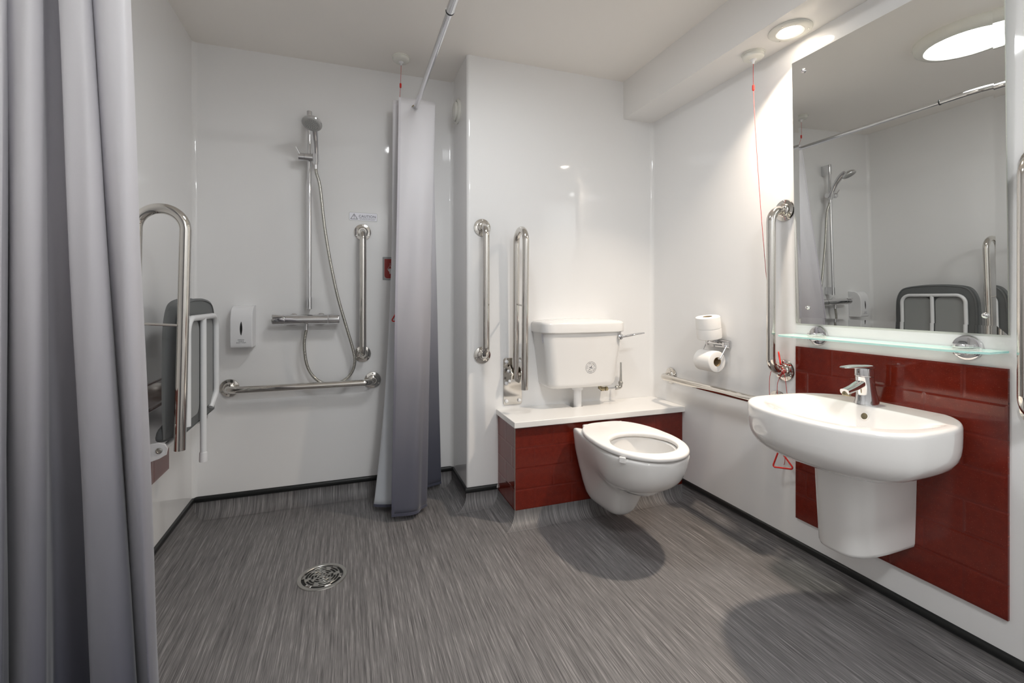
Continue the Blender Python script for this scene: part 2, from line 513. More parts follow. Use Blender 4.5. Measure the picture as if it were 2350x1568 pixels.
o = copy_tree(gv); put(o, (XR, 1.478, 1.131), R(-90)); tag(o, 'upright grab rail left of the mirror with red cord looped at its foot', 'grab rail', G)
o = copy_tree(gv); put(o, (XR, .700, 1.131), R(-90)); tag(o, 'upright grab rail right of the mirror at the picture edge', 'grab rail', G)
gh = rail(.702, True)
put(gh, (-.219, YS, .638), 0); tag(gh, 'horizontal grab rail below the shower hose loop', 'grab rail', G)
o = copy_tree(gh); put(o, (XR, 1.861, .655), R(-90)); tag(o, 'horizontal grab rail below the toilet rolls, running behind the basin', 'grab rail', G)

# ------------------------------------------------------------------ hinged drop-down rails (folded up)
def drop_rail():
    t = local('hinged_rail', None, None)
    pl = MB().prism([(x, 0, z) for x, z in rrect(-.053, .053, -.002, .252, .012)], (0, -.006, 0), .001, 1).build('wall_plate', 'steel', t)
    for x, z in ((-.037, .232), (.037, .232), (-.037, .115), (.037, .02), (-.037, .02)):
        MB().lathe([(.0105, .005), (.0105, .011), (.009, .0155), (.005, .018), (0, .0185)], (x, 0, z), (0, -1, 0), 16).build('screw_cap', 'white', pl)
    hb = MB()
    for x in (-.030, .024):
        o = [(x, -.006, .118)] + [(x, -.006, .20), (x, -.030, .213), (x, -.062, .20), (x, -.076, .175), (x, -.066, .145), (x, -.035, .118)]
        hb.prism(o, (.006, 0, 0), .0015, 2)
    hb.tube([(-.034, -.052, .170), (.034, -.052, .170)], .008, 14)
    h = hb.build('hinge_bracket', 'steel', t)
    for z in (.185, .135):
        MB().lathe([(.009, 0), (.009, .006), (.0065, .010), (0, .0115)], (-.031, -.045 + (z - .16) * .4, z), (-1, 0, 0), 14).build('screw_cap', 'white', h)
    pts = [(.0, -.050, .145), (.0, -.064, .93), (.0, -.203, .93), (.0, -.185, .112)]
    MB().tube(rpath(pts, .0685, 20), .0175, 24).build('rail_tube', 'steel', t)
    MB().tube([(0, -.058, .545), (0, -.194, .535)], .0045, 10).build('brace', 'steel', t)
    return t
dr = drop_rail(); put(dr, (.845, YT, .522), 0)
tag(dr, 'folded-up hinged steel rail on the wall beside the toilet cistern', 'hinged rail', 'hinged support rails')
o = copy_tree(dr); put(o, (XL + .008, 1.868, .470), R(90))
tag(o, 'folded-up hinged steel rail on the left wall by the grey shower seat', 'hinged rail', 'hinged support rails')

# ------------------------------------------------------------------ shower: riser, handset, hose, mixer
t = thing('shower_riser', (-.19, YS, 1.04), 'slim vertical chrome shower riser rail above the mixer bar', 'shower rail')
MB().tube([(-.190, 2.668, 1.06), (-.190, 2.668, 2.078)], .0105, 20).build('rail', 'chrome', t)
for z, zz in ((1.045, .060), (2.005, .078)):
    b = MB().box(-.199, -.181, 2.668, YS, z, z + zz, .003, 2).build('wall_bracket', 'chrome', t)
MB().lathe([(0, 0), (.013, 0), (.013, .062), (0, .062)], (-.190, 2.668, 1.040), (0, 0, 1), 20).build('end_sleeve', 'chrome', t)
MB().lathe([(0, 0), (.0135, 0), (.0135, .074), (.012, .076), (0, .076)], (-.190, 2.668, 2.006), (0, 0, 1), 20).build('end_sleeve', 'chrome', t)
s = MB().lathe([(0, 0), (.0185, 0), (.0205, .002), (.0205, .028), (.0195, .029), (.0195, .031), (.0205, .032), (.0205, .097), (.019, .100), (0, .100)], (-.243, 2.660, 1.836), (1, 0, 0), 28).build('slider', 'chrome', t)
MB().tube([(-.236, 2.646, 1.848), (-.244, 2.641, 1.864), (-.252, 2.636, 1.880)], [.0045, .004, .003], 10).build('slider_lever', 'chrome', s)
MB().lathe([(.014, -.018), (.0165, -.016), (.0165, .016), (.014, .018)], (-.158, 2.640, 1.836), (0, -.35, .93), 20).build('handset_clip', 'chrome', s)

HB = Vector((-.158, 2.642, 1.800)); HN = Vector((-.166, 2.498, 1.962))
nrm = Vector((-.17, -.42, -.89)).normalized()
t = thing('shower_handset', tuple(HB), 'chrome handset with grey round spray face on the shower riser', 'shower head')
path = catmull([HB, HB + Vector((0, -.020, .062)), HB + Vector((-.002, -.050, .120)), HB + Vector((-.005, -.090, .168)), HN + Vector((0, .03, .020))], 8)
k = len(path); rad = [.0130 + .0070 * min(1, i / k * 1.6) for i in range(k)]
MB().tube(path, rad, 20).build('handle', 'chrome', t)
MB().lathe([(0, -.026), (.018, -.025), (.034, -.019), (.045, -.008), (.0485, .001), (.047, .005)], HN, nrm, 40).build('head_shell', 'chrome', t)
f = MB().lathe([(.047, .0045), (.044, .009), (.038, .0115), (.033, .0105), (0, .0105)], HN, nrm, 40).build('spray_face', 'spray', t)
f['label'] = 'grey spray face with rubber nozzles'
mb = MB(); u = nrm.orthogonal().normalized(); w = nrm.cross(u)
for rr, n in ((.006, 5), (.014, 10), (.022, 15), (.030, 20)):
    for j in range(n):
        a = 2 * PI * j / n + rr * 60
        mb.lathe([(.0019, 0), (.0015, .0022), (0, .0024)], HN + nrm * .0103 + rr * (math.cos(a) * u + math.sin(a) * w), nrm, 6)
nz = mb.build('nozzles', 'underside', f); nz['kind'] = 'stuff'

hp = [(-.158, 2.643, 1.803), (-.156, 2.655, 1.76), (-.138, 2.662, 1.684), (-.116, 2.664, 1.478), (-.088, 2.664, 1.294), (-.051, 2.662, 1.108), (-.007, 2.664, .944), (.028, 2.668, .815), (.036, 2.668, .75), (.020, 2.668, .695), (-.016, 2.668, .657), (-.066, 2.668, .641), (-.126, 2.668, .648), (-.174, 2.668, .688), (-.204, 2.667, .754), (-.215, 2.666, .857), (-.2055, 2.665, .930)]
cp = catmull(hp, 60)
# resample evenly, then ridge the hose
L = [0]
for a, b in zip(cp, cp[1:]): L.append(L[-1] + (b - a).length)
N = int(L[-1] / .0016); ev = []; j = 0
for i in range(N + 1):
    d = L[-1] * i / N
    while j < len(L) - 2 and L[j + 1] < d: j += 1
    ev.append(cp[j].lerp(cp[j + 1], (d - L[j]) / max(1e-9, L[j + 1] - L[j])))
t = thing('shower_hose', (-.21, 2.665, .64), 'ribbed steel shower hose looping down from handset to mixer', 'hose')
MB().tube(ev, [(.0088, .0088, .0088, .0074)[i % 4] if i % 4 != 3 else .0066 for i in range(len(ev))], 10).build('ribbed_hose', 'hose', t)
MB().tube([(-.158, 2.642, 1.812), (-.1575, 2.646, 1.775)], .0095, 14).build('hose_nut', 'chrome', t)
MB().tube([(-.2052, 2.665, .9635), (-.206, 2.665, .93)], .0105, 14).build('hose_nut', 'chrome', t)

t = thing('shower_mixer', (-.204, YS, .985), 'horizontal chrome thermostatic mixer bar on the shower wall', 'shower mixer')
MB().lathe([(0, .062), (.0255, .062), (.0255, .2665), (0, .2665)], (-.366, 2.662, .986), (1, 0, 0), 36).build('valve_body', 'chrome', t)
k1 = MB().lathe([(0, 0), (.0235, 0), (.0262, .004), (.0262, .058), (.0245, .0605), (0, .0605)], (-.366, 2.662, .986), (1, 0, 0), 36).build('flow_knob', 'chrome', t)
MB().prism([(-.362, 2.640, 1.003), (-.318, 2.648, 1.006), (-.318, 2.652, 1.012), (-.364, 2.650, 1.017)], (0, -.012, -.004), .0015, 2).build('knob_lever', 'chrome', k1)
MB().lathe([(0, .268), (.0245, .268), (.0262, .271), (.0262, .320), (.0235, .324), (0, .324)], (-.366, 2.662, .986), (1, 0, 0), 36).build('temperature_knob', 'chrome', t)
for x in (-.272, -.136):
    MB().lathe([(.030, 0), (.030, .006), (.022, .012), (.016, .015), (.016, .05), (0, .05)], (x, YS, .986), (0, -1, 0), 28).build('wall_union', 'chrome', t)
MB().tube([(-.205, 2.663, .966), (-.205, 2.664, .955)], .012, 16).build('outlet', 'chrome', t)

# ------------------------------------------------------------------ soap dispenser
t = thing('soap_dispenser', (-.499, YS, .85), 'white wall soap dispenser with black slot window', 'dispenser')
side = [(0, 0), (-.085, 0), (-.096, .004), (-.101, .03), (-.103, .08), (-.101, .135), (-.092, .172), (-.074, .197), (-.050, .208), (-.02, .211), (0, .211)]
sd = catmull(side[2:9], 6)
sidep = [(side[0][0], side[0][1])] + [side[1]] + [(p.x, p.y) for p in [Vector((a.x, a.y)) for a in sd]] + side[9:] if False else side
c2 = catmull([Vector((a, b, 0)) for a, b in side[1:10]], 5)
prof2 = [side[0]] + [(p.x, p.y) for p in c2] + [side[10]]
MB().prism([(-.548, YS + a, .85 + b) for a, b in prof2], (.098, 0, 0), .005, 3).build('cover', 'white', t)
def yfront(z):
    h = z - .85
    P = [(a, b) for a, b in prof2 if a < -.04]
    for (a0, b0), (a1, b1) in zip(P, P[1:]):
        if b0 <= h <= b1: return YS + a0 + (a1 - a0) * (h - b0) / max(1e-9, b1 - b0)
    return YS - .101
mb = MB(); A = []
n = 16
for j in range(n + 1):
    z = .912 + .070 * j / n; w = .0052 * math.sin(PI * j / n) ** .8 + .0002
    y = yfront(z) - .0008
    A.append([(-.499 - w, y, z), (-.499 + w, y, z), (-.499 + w, y + .004, z), (-.499 - w, y + .004, z)])
mb.rings(A).build('slot_window', 'dark', t)
mb = MB()
for sx, z, sz in (('ESSENTIAL', .889, .0062), ('HAIR &', .8815, .0072), ('BODY WASH', .874, .0072)):
    text_mb(mb, sx, sz, (-.499, yfront(z) - .0006, z), (1, 0, 0), (0, 0, 1))
mb.build('lettering', 'ink', t, smooth=False, recalc=False)

# ------------------------------------------------------------------ caution sticker
t = thing('caution_sticker', (.0825, YS, 1.55), 'small caution sticker with warning triangle above the shower grab rail', 'sticker')
tilt = Matrix.Translation((.0825, YS, 1.5515)) @ Matrix.Rotation(R(.3), 4, 'Y')
def tl(x, y, z): return tilt @ Vector((x, y, z))
MB().prism([tl(x, -.0001, z) for x, z in rrect(-.0755, .0755, -.0235, .0235, .007)], (0, -.0005, 0)).build('border', 'stickeredge', t)
MB().prism([tl(x, -.0004, z) for x, z in rrect(-.0738, .0738, -.0218, .0218, .0055)], (0, -.0005, 0)).build('label_face', 'sticker', t)
mb = MB()
tri = [(-.0685, -.0155), (-.0295, -.0155), (-.049, .0165)]
cen = Vector((sum(p[0] for p in tri) / 3, sum(p[1] for p in tri) / 3))
inn = [tuple(cen + (Vector(p) - cen) * .80) for p in tri]
mb.add([tl(x, -.00105, z) for x, z in tri + inn], [[i, (i + 1) % 3, 3 + (i + 1) % 3, 3 + i] for i in range(3)])
mb.add([tl(x, -.00105, z) for x, z in ((-.0505, .008), (-.0475, .008), (-.0482, -.006), (-.0498, -.006))], [[0, 1, 2, 3]])
mb.add([tl(x, -.00105, z) for x, z in rrect(-.0502, -.0478, -.0115, -.0085, .001)], [list(range(28))])
mb.build('warning_triangle', 'ink', t, smooth=False, recalc=False)
mb = MB(); X = tilt.to_3x3()
text_mb(mb, 'CAUTION', .0195, tl(.021, -.0009, -.0035), X @ Vector((1, 0, 0)), X @ Vector((0, 0, 1)), spacing=1.06)
text_mb(mb, 'PLEASE TAKE CARE WHEN STANDING', .0051, tl(.021, -.0009, -.0105), X @ Vector((1, 0, 0)), X @ Vector((0, 0, 1)))
text_mb(mb, 'OR WALKING ON WET SURFACES', .0051, tl(.021, -.0009, -.0170), X @ Vector((1, 0, 0)), X @ Vector((0, 0, 1)))
mb.build('lettering', 'ink', t, smooth=False, recalc=False)

# ------------------------------------------------------------------ red emergency cord sign
sx0, sz0, sz1 = .186, 1.200, 1.331
t = thing('emergency_sign', (.24, YS, 1.2), 'red pull-cord sign half hidden by the far shower curtain', 'sign')
MB().prism([(x, YS, z) for x, z in rrect(sx0, sx0 + .105, sz0, sz1, .004)], (0, -.003, 0), .0006, 1).build('backing_plate', 'signgrey', t)
def signrect(x0, x1, z0, z1, r):
    P = [(x0, z1), (x0, z0 + r)] + [(x0 + r - r * math.cos(R(a)), z0 + r - r * math.sin(R(a))) for a in range(10, 90, 10)] + [(x0 + r, z0)]
    return P + [(2 * (sx0 + .0525) - x, z) for x, z in P[::-1]]
MB().prism([(x, YS - .003, z) for x, z in signrect(sx0 + .008, sx0 + .09, sz0 + .008, sz1 - .009, .018)], (0, -.0005, 0)).build('pale_outline', 'signpale', t)
MB().prism([(x, YS - .0034, z) for x, z in signrect(sx0 + .010, sx0 + .09, sz0 + .010, sz1 - .011, .016)], (0, -.0005, 0)).build('red_field', 'signred', t)
cx, y = sx0 + .041, YS - .0041
mb = MB()
def stroke(pts, w):
    for (x0, z0), (x1, z1) in zip(pts, pts[1:]):
        d = Vector((x1 - x0, z1 - z0)).normalized(); q = Vector((-d.y, d.x)) * w / 2
        mb.add([(x0 + q.x, y, z0 + q.y), (x1 + q.x, y, z1 + q.y), (x1 - q.x, y, z1 - q.y), (x0 - q.x, y, z0 - q.y)], [[0, 1, 2, 3]])
stroke([(cx, 1.297), (cx, 1.283), (cx - .015, 1.261), (cx - .013, 1.261)], .0016)
stroke([(cx, 1.284), (cx + .015, 1.261), (cx + .013, 1.261)], .0016)
hand = [(-.004, 1.236), (.007, 1.236), (.0085, 1.247), (.013, 1.259), (.011, 1.262), (.007, 1.2605), (.006, 1.266), (.003, 1.263), (.0015, 1.268), (-.001, 1.264), (-.003, 1.268), (-.005, 1.263), (-.008, 1.266), (-.009, 1.261), (-.0125, 1.259), (-.009, 1.252), (-.004, 1.246)]
mb.add([(cx + x, y, z) for x, z in hand], [list(range(len(hand)))])
mb.build('hand_symbol', 'signpale', t, smooth=False, recalc=False)

# ------------------------------------------------------------------ ceiling pull switches
def switch(x, y, z, label, bead, cord, handles):
    t = thing('pull_switch', (x, y, z), label, 'pull switch', 'ceiling pull switches with red cords')
    MB().lathe([(0, 0), (.046, 0), (.047, .003), (.046, .005), (.043, .0055), (.0435, .009), (.042, .019), (.035, .025), (.014, .0265), (0, .0265)], (x, y, z), (0, 0, -1), 40).build('housing', 'cream', t)
    MB().lathe([(.014, .025), (.012, .030), (.006, .034), (.0045, .045), (0, .045)], (x, y, z), (0, 0, -1), 20).build('cord_boss', 'white', t)
    mb = MB()
    for c in cord: mb.tube(catmull(c, 6), .0011, 8)
    mb.build('pull_cord', 'cord', t)
    MB().lathe([(0, -.012), (.004, -.012), (.0052, -.009), (.0052, .009), (.004, .012), (0, .012)], bead, (0, 0, 1), 14).build('cord_bead', 'red', t)
    for h in handles:
        c = Vector(h[0]); u = Vector(h[1]).normalized(); w = Vector(h[2]).normalized(); s = h[3]
        P = [c - u * s * .5, c + u * s * .5, c + w * s * .86]
        mb = MB().tube(rpath(P, .007, 6, True), .0034, 10, closed=True); mb.build('pull_handle', 'red', t)
switch(.268, 2.535, ZC, 'cream pull switch on the ceiling by the curtain rod', (.266, 2.541, 2.232),
       [[(.268, 2.535, 2.34), (.266, 2.541, 2.232), (.2635, 2.562, 2.165), (.261, 2.567, 2.0), (.2565, 2.555, 1.5), (.255, 2.540, 1.045)]],
       [((.256, 2.540, .975), (1, .05, 0), (0, 0, 1), .078)])
switch(1.662, 1.560, ZB, 'cream pull switch on the lowered ceiling left of the downlight', (1.6615, 1.559, 2.012),
       [[(1.662, 1.560, 2.12), (1.6615, 1.559, 2.01), (1.664, 1.545, 1.75), (1.672, 1.518, 1.35), (1.704, 1.488, .815), (1.714, 1.452, .800), (1.718, 1.476, .772), (1.712, 1.508, .79), (1.704, 1.515, .74), (1.704, 1.508, .62), (1.7065, 1.470, .448)],
        [(1.717, 1.484, .815), (1.719, 1.450, .795), (1.716, 1.470, .770), (1.706, 1.478, .73), (1.706, 1.474, .62), (1.7065, 1.470, .448)],
        [(1.714, 1.486, .812), (1.708, 1.452, .80), (1.716, 1.440, .70), (1.716, 1.434, .60), (1.7125, 1.447, .43), (1.712, 1.452, .405)]],
       [((1.706, 1.450, .392), (.25, -1, .18), (.1, .35, 1), .088), ((1.7125, 1.468, .822), (.755, .655, 0), (-.05, .16, 1), .066)])

# ------------------------------------------------------------------ extract vent on the column side, ceiling light, downlight
t = thing('air_vent', (XC, 2.594, 2.156), 'round white extract vent on the column side near the ceiling', 'vent')
MB().lathe([(.068, 0), (.069, .006), (.064, .012), (.056, .014), (.050, .008), (.046, .002)], (XC, 2.594, 2.156), (-1, 0, 0), 48).build('vent_rim', 'cream', t)
MB().lathe([(.050, .012), (.052, .020), (.046, .026), (.02, .029), (0, .029)], (XC, 2.594, 2.156), (-1, 0, 0), 48).build('vent_disc', 'cream', t)
LX, LY = .47, 1.45
t = thing('ceiling_light', (LX, LY, ZC), 'large round glowing ceiling light seen in the mirror', 'ceiling light', 'round ceiling lights')
lamp0 = t
MB().lathe([(.218, 0), (.220, .012), (.214, .034), (.200, .046), (.176, .049), (.172, .046), (.172, .01)], (LX, LY, ZC), (0, 0, -1), 72).build('rim', 'cream', t)
MB().lathe([(.1715, .038), (.165, .046), (.12, .053), (.06, .056), (0, .057)], (LX, LY, ZC), (0, 0, -1), 72).build('diffuser', 'lamp', t)
o = copy_tree(lamp0); o.location = (.70, -.32, ZC); o['label'] = 'added unseen fill light behind the camera, copied from the ceiling light'  # added fill light, no known fixture here; brightens the room from behind
for ch in o.children:
    if ch.name.startswith('diffuser'):
        ch.data = ch.data.copy(); ch.data.materials[0] = M['lamp_fill']
DX, DY = 1.654, 1.375
dl = t = thing('downlight', (DX, DY, ZB), 'lit round downlight in the lowered ceiling over the basin', 'downlight')
MB().lathe([(.077, 0), (.078, .003), (.073, .008), (.054, .0105), (.049, .0095)], (DX, DY, ZB), (0, 0, -1), 56).build('bezel', 'cream', t)
MB().lathe([(.0492, .0095), (.046, .007), (.038, .004), (.033, .003)], (DX, DY, ZB), (0, 0, -1), 56).build('reflector', 'spotring', t)
MB().lathe([(.033, .003), (.030, .0065), (.018, .008), (0, .0085)], (DX, DY, ZB), (0, 0, -1), 40).build('lens', 'spot', t)
for k in range(3):
    a = R(75 + 120 * k)
    MB().lathe([(.0035, .006), (.0035, .0105), (0, .0115)], (DX + .063 * math.cos(a), DY + .063 * math.sin(a), ZB), (0, 0, -1), 12).build('screw', 'brushed', t)

# ------------------------------------------------------------------ folded shower seat on the left wall
SY, SXF = 2.195, -.566
t = thing('shower_chair', (XL, SY, .50), 'folded-up grey padded shower seat with white frame on the left wall', 'shower seat')
hw = .240
ol = [(-.225, .600), (-.238, .70), (-.240, .80), (-.238, .93), (-.230, 1.0), (-.205, 1.052), (-.165, 1.072), (-.08, 1.083), (0, 1.085)]
olf = ol + [(-a, b) for a, b in ol[::-1][1:]]
ocat = catmull([Vector((a, b, 0)) for a, b in olf], 6)
outl = [(p.x, p.y) for p in ocat]
def off_outline(o, d):
    c = Vector((0, .83)); res = []
    n = len(o)
    for i in range(n):
        a = Vector(o[i - 1]) if i else Vector(o[0]); b = Vector(o[(i + 1)]) if i < n - 1 else Vector(o[-1])
        e = (b - a); nn = Vector((e.y, -e.x)).normalized() if e.length > 1e-9 else Vector((0, 0))
        res.append((o[i][0] + nn.x * d, o[i][1] + nn.y * d))
    return res
mb = MB(); loops = []
for x, d in ((-.570, -.012), (-.566, -.004), (-.572, .0), (-.590, 0.0), (-.606, -.004), (-.613, -.014)):
    loops.append([(x, SY + a, b) for a, b in off_outline(outl, d)])
mb.rings(loops)
mb.build('seat_pad', 'padding', t)
# the padded edge that curls towards the wall at the foot
P = catmull([(-.590, SY, .70), (-.592, SY, .655), (-.602, SY, .625), (-.622, SY, .613), (-.640, SY, .615)], 6); k = len(P); lo = []
for i, p in enumerate(P):
    d = (P[min(i + 1, k - 1)] - P[max(i - 1, 0)]).normalized(); nn = Vector((d.z, 0, -d.x))
    f = i / (k - 1); th = .0205 + .0125 * min(1, f * 1.4); hwid = .2345
    if i >= k - 4: th *= (.97, .88, .70, .38)[i - (k - 4)]; hwid -= (.001, .003, .007, .014)[i - (k - 4)]
    lo.append([p + nn * th * math.copysign(abs(math.cos(a)) ** .55, math.cos(a)) + Vector((0, hwid * math.copysign(abs(math.sin(a)) ** .22, math.sin(a)), 0)) for a in [2 * PI * j / 48 for j in range(48)]])
MB().rings(lo).build('pad_lip', 'padding', t, angle=60)
for s in (-1, 1):
    r0 = rrect(.013, .187, .640, 1.008, .04) if s > 0 else rrect(-.187, -.013, .640, 1.008, .04)
    MB().prism([(-.570, SY + a, b) for a, b in r0], (.0085, 0, 0), .002, 2).build('base_panel', 'underside', t)
FX = -.552
MB().tube(rpath([(FX, SY - .198, .63), (FX, SY - .196, 1.022), (FX, SY + .196, 1.022), (FX, SY + .198, .68), (FX - .01, SY + .15, .625)], [0, .055, .055, .05, 0], 10), .0118, 16).build('seat_frame', 'frame', t)
MB().tube([(FX, SY, 1.020), (FX + .001, SY, .47)], .0118, 16).build('support_leg', 'frame', t)
MB().lathe([(0, 0), (.0145, 0), (.0155, .003), (.0145, .036), (.0125, .040)], (FX + .001, SY, .437), (0, 0, 1), 20).build('foot_cap', 'white', t)
for s in (-1, 1):
    ya = SY + s * .252 - .005
    br = MB().prism([(XL + a_, ya, z_) for a_, z_ in ((.008, .505), (.008, .582), (.06, .588), (.11, .594), (.128, .588), (.136, .572), (.132, .55), (.112, .538))], (0, .010, 0), .002, 2)
    br = br.build('hinge_arm', 'white', t)
    MB().lathe([(0.010, -.008), (.010, .008), (.006, .0095), (.005, .008), (0, .008)], (XL + .112, SY + s * .252, .567), (0, -1, 0), 18).build('hinge_bolt', 'brushed', br)
MB().tube([(XL + .115, SY - .252, .567), (XL + .115, SY + .252, .567)], .0105, 14).build('hinge_tube', 'frame', t)
MB().box(XL + .008, XL + .016, SY - .27, SY + .27, .49, .66, .003, 2).build('mounting_plate', 'white', t)
MB().tube([(XL + .13, SY - .02, .57), (XL + .15, SY + .02, .62), (XL + .155, SY + .05, .66), (XL + .15, SY + .07, .62), (XL + .13, SY + .06, .575)], .003, 8).build('release_loop', 'brushed', t)

# ------------------------------------------------------------------ curtain rod with its return, and the two curtains
RX, RZ = .345, 2.125
t = thing('curtain_rod', (RX, YS, RZ), 'bent chrome shower curtain rod below the ceiling', 'curtain rod')
MB().tube([(RX, YS - .004, RZ), (RX, 1.56, RZ)], .0125, 20).build('thin_tube', 'chrome', t)
pth = rpath([(RX, 1.642, RZ), (RX, 1.25, RZ), (XL + .004, 1.25, RZ)], .30, 20)
MB().tube(pth, .0155, 20).build('thick_tube', 'chrome', t)
MB().tube([(RX, 1.640, RZ), (RX, 1.646, RZ)], .0163, 20).build('joint_ring', 'black', t)
MB().lathe([(0, 0), (.034, 0), (.034, .005), (.024, .014), (.0165, .017), (0, .017)], (RX, YS, RZ), (0, -1, 0), 28).build('wall_flange', 'chrome', t)
MB().lathe([(0, 0), (.036, 0), (.036, .005), (.026, .014), (.019, .017), (0, .017)], (XL, 1.25, RZ), (1, 0, 0), 28).build('wall_flange', 'chrome', t)

def sheet(top, bot, z1, z0, rows, sway, ex=None):
    """cloth between an upper and a lower plan line"""
    n = len(top); vs = []; uv = []
    for r in range(rows + 1):
        f = r / rows; z = z1 + (z0 - z1) * f
        for i in range(n):
            p = top[i].lerp(bot[i], f ** (ex[i] if ex else 1))
            w = sway * math.sin(i * .37 + f * 5) * math.sin(f * 9 + i * .11) * min(1, 4 * f)
            vs.append((p.x + w * .4, p.y + w, z))
    fs = [[r * n + i, (r + 1) * n + i, (r + 1) * n + i + 1, r * n + i + 1] for r in range(rows) for i in range(n - 1)]
    return vs, fs
def cloth(name, par, vs, fs, mats, th=.0012):
    mb = MB(); mb.add(vs, fs); o = mb.build(name, mats, par, angle=80, recalc=False)
    s = o.modifiers.new('thickness', 'SOLIDIFY'); s.thickness = th; s.offset = 0; s.material_offset = 1; s.material_offset_rim = 0
    return o
def eyelet(par, c, ax, r=.0225):
    """grommet hanging from the rod: the rod sits in the top of its opening"""
    c = Vector(c) - Vector((0, 0, .0095)); a = Vector(ax).normalized()
    g = MB().lathe([(r - .003, -.004), (r, -.0035), (r + .004, -.002), (r + .004, .002), (r, .0035), (r - .003, .004), (r - .003, -.004)], c, a, 32).build('eyelet', 'brass', par)
    MB().lathe([(r - .003, -.0022), (0, -.0022)], c, a, 32).lathe([(r - .003, .0022), (0, .0022)], c, a, 32).build('eyelet_opening', 'brassdark', g)

# far curtain, bunched at the shower wall: free hemmed edge in front, folded back twice
far = thing('shower_curtain', (.33, 2.55, 0), 'narrow bunched white-to-grey shower curtain hanging at the far wall', 'shower curtain', 'fading grey shower curtains')
ft = catmull([(.258, 2.548, 0), (.31, 2.543, 0), (.38, 2.541, 0), (.446, 2.552, 0), (.452, 2.566, 0), (.42, 2.580, 0), (.33, 2.585, 0), (.243, 2.592, 0), (.234, 2.610, 0), (.26, 2.628, 0), (.34, 2.640, 0), (.44, 2.655, 0), (.458, 2.665, 0)], 8)
fb = catmull([(.203, 2.342, 0), (.262, 2.334, 0), (.322, 2.333, 0), (.350, 2.378, 0), (.384, 2.408, 0), (.345, 2.43, 0), (.23, 2.455, 0), (.140, 2.478, 0), (.128, 2.500, 0), (.16, 2.530, 0), (.28, 2.580, 0), (.44, 2.645, 0), (.508, 2.666, 0)], 8)
fb = [Vector((p.x + .0, p.y, 0)) for p in fb]
fe = [p.x for p in catmull([(e, 0, 0) for e in (1, 1, 1, 1, 1, 1.3, 2.2, 2.7, 2.7, 2.4, 1.6, 1, 1)], 8)]
vs, fs = sheet(ft, fb, 2.172, .030, 60, .004, fe)
cloth('cloth', far, vs, fs, ['curtain', 'curtain_back'])
n = len(ft)
hv = []
hem = MB()
for r in range(61):
    p = Vector(vs[r * n]); q = Vector(vs[r * n + 3]); d = (q - p).normalized(); nn = Vector((d.y, -d.x, 0))
    hem.v += [p + nn * .0016, p + d * .012 + nn * .0016, p + d * .012 - nn * .0016, p - d * .0012]
hem.f = [[r * 4 + i, r * 4 + (i + 1) % 4, r * 4 + 4 + (i + 1) % 4, r * 4 + 4 + i] for r in range(60) for i in range(4)]; hem.mi = [0] * len(hem.f)
hem.build('side_hem', 'curtain_hem', far, angle=60)
hem = MB(); A = []
for i in range(n):
    p = Vector(vs[60 * n + i]); d = (Vector(vs[60 * n + min(i + 1, n - 1)]) - Vector(vs[60 * n + max(i - 1, 0)])).normalized(); nn = Vector((d.y, -d.x, 0))
    A.append([p + nn * .002 + Vector((0, 0, .012)), p + nn * .002 - Vector((0, 0, .001)), p - nn * .002 - Vector((0, 0, .001)), p - nn * .002 + Vector((0, 0, .012))])
hem.rings(A).build('bottom_hem', 'curtain_hem', far, angle=60)
for c in ((.345, 2.540, RZ), (.345, 2.584, RZ), (.345, 2.641, RZ)): eyelet(far, c, (0, 1, 0))

# near curtain on the return of the rod
near = thing('shower_curtain', (-.55, 1.22, 0), 'wide pleated grey shower curtain in the left foreground', 'shower curtain', 'fading grey shower curtains')
NT = [(-0.699, 1.215), (-0.644, 1.185), (-0.6353, 1.195), (-0.647, 1.225), (-0.6697, 1.262), (-0.6454, 1.222), (-0.6008, 1.18), (-0.5858, 1.19), (-0.5956, 1.225), (-0.6151, 1.272), (-0.614, 1.29), (-0.6061, 1.285), (-0.5871, 1.25), (-0.5696, 1.195), (-0.549, 1.17), (-0.5271, 1.16), (-0.52, 1.178), (-0.533, 1.222), (-0.5465, 1.25), (-0.5242, 1.205), (-0.4831, 1.165), (-0.4538, 1.168), (-0.4507, 1.2), (-0.4622, 1.235), (-0.4903, 1.29), (-0.5167, 1.31)]
NB = [(-0.699, 1.215), (-0.644, 1.185), (-0.6385, 1.195), (-0.647, 1.225), (-0.6758, 1.262), (-0.6392, 1.222), (-0.5929, 1.18), (-0.5686, 1.19), (-0.5789, 1.225), (-0.5947, 1.272), (-0.5684, 1.29), (-0.524, 1.285), (-0.4985, 1.25), (-0.4888, 1.195), (-0.4637, 1.17), (-0.4325, 1.16), (-0.4094, 1.178), (-0.4164, 1.222), (-0.4338, 1.25), (-0.409, 1.205), (-0.3814, 1.165), (-0.3755, 1.168), (-0.3791, 1.2), (-0.3898, 1.235), (-0.4235, 1.29), (-0.4519, 1.31)]
nt_ = catmull([(x, y, 0) for x, y in NT], 7); nb_ = catmull([(x, y, 0) for x, y in NB], 7)
vs, fs = sheet(nt_, nb_, 2.168, .035, 60, .003)
cloth('cloth', near, vs, fs, ['curtain', 'curtain_back'])
n = len(nt_); hem = MB(); A = []
for i in range(n):
    p = Vector(vs[60 * n + i]); d = (Vector(vs[60 * n + min(i + 1, n - 1)]) - Vector(vs[60 * n + max(i - 1, 0)])).normalized(); nn = Vector((d.y, -d.x, 0))
    A.append([p + nn * .002 + Vector((0, 0, .012)), p + nn * .002 - Vector((0, 0, .001)), p - nn * .002 - Vector((0, 0, .001)), p - nn * .002 + Vector((0, 0, .012))])
hem.rings(A).build('bottom_hem', 'curtain_hem', near, angle=60)
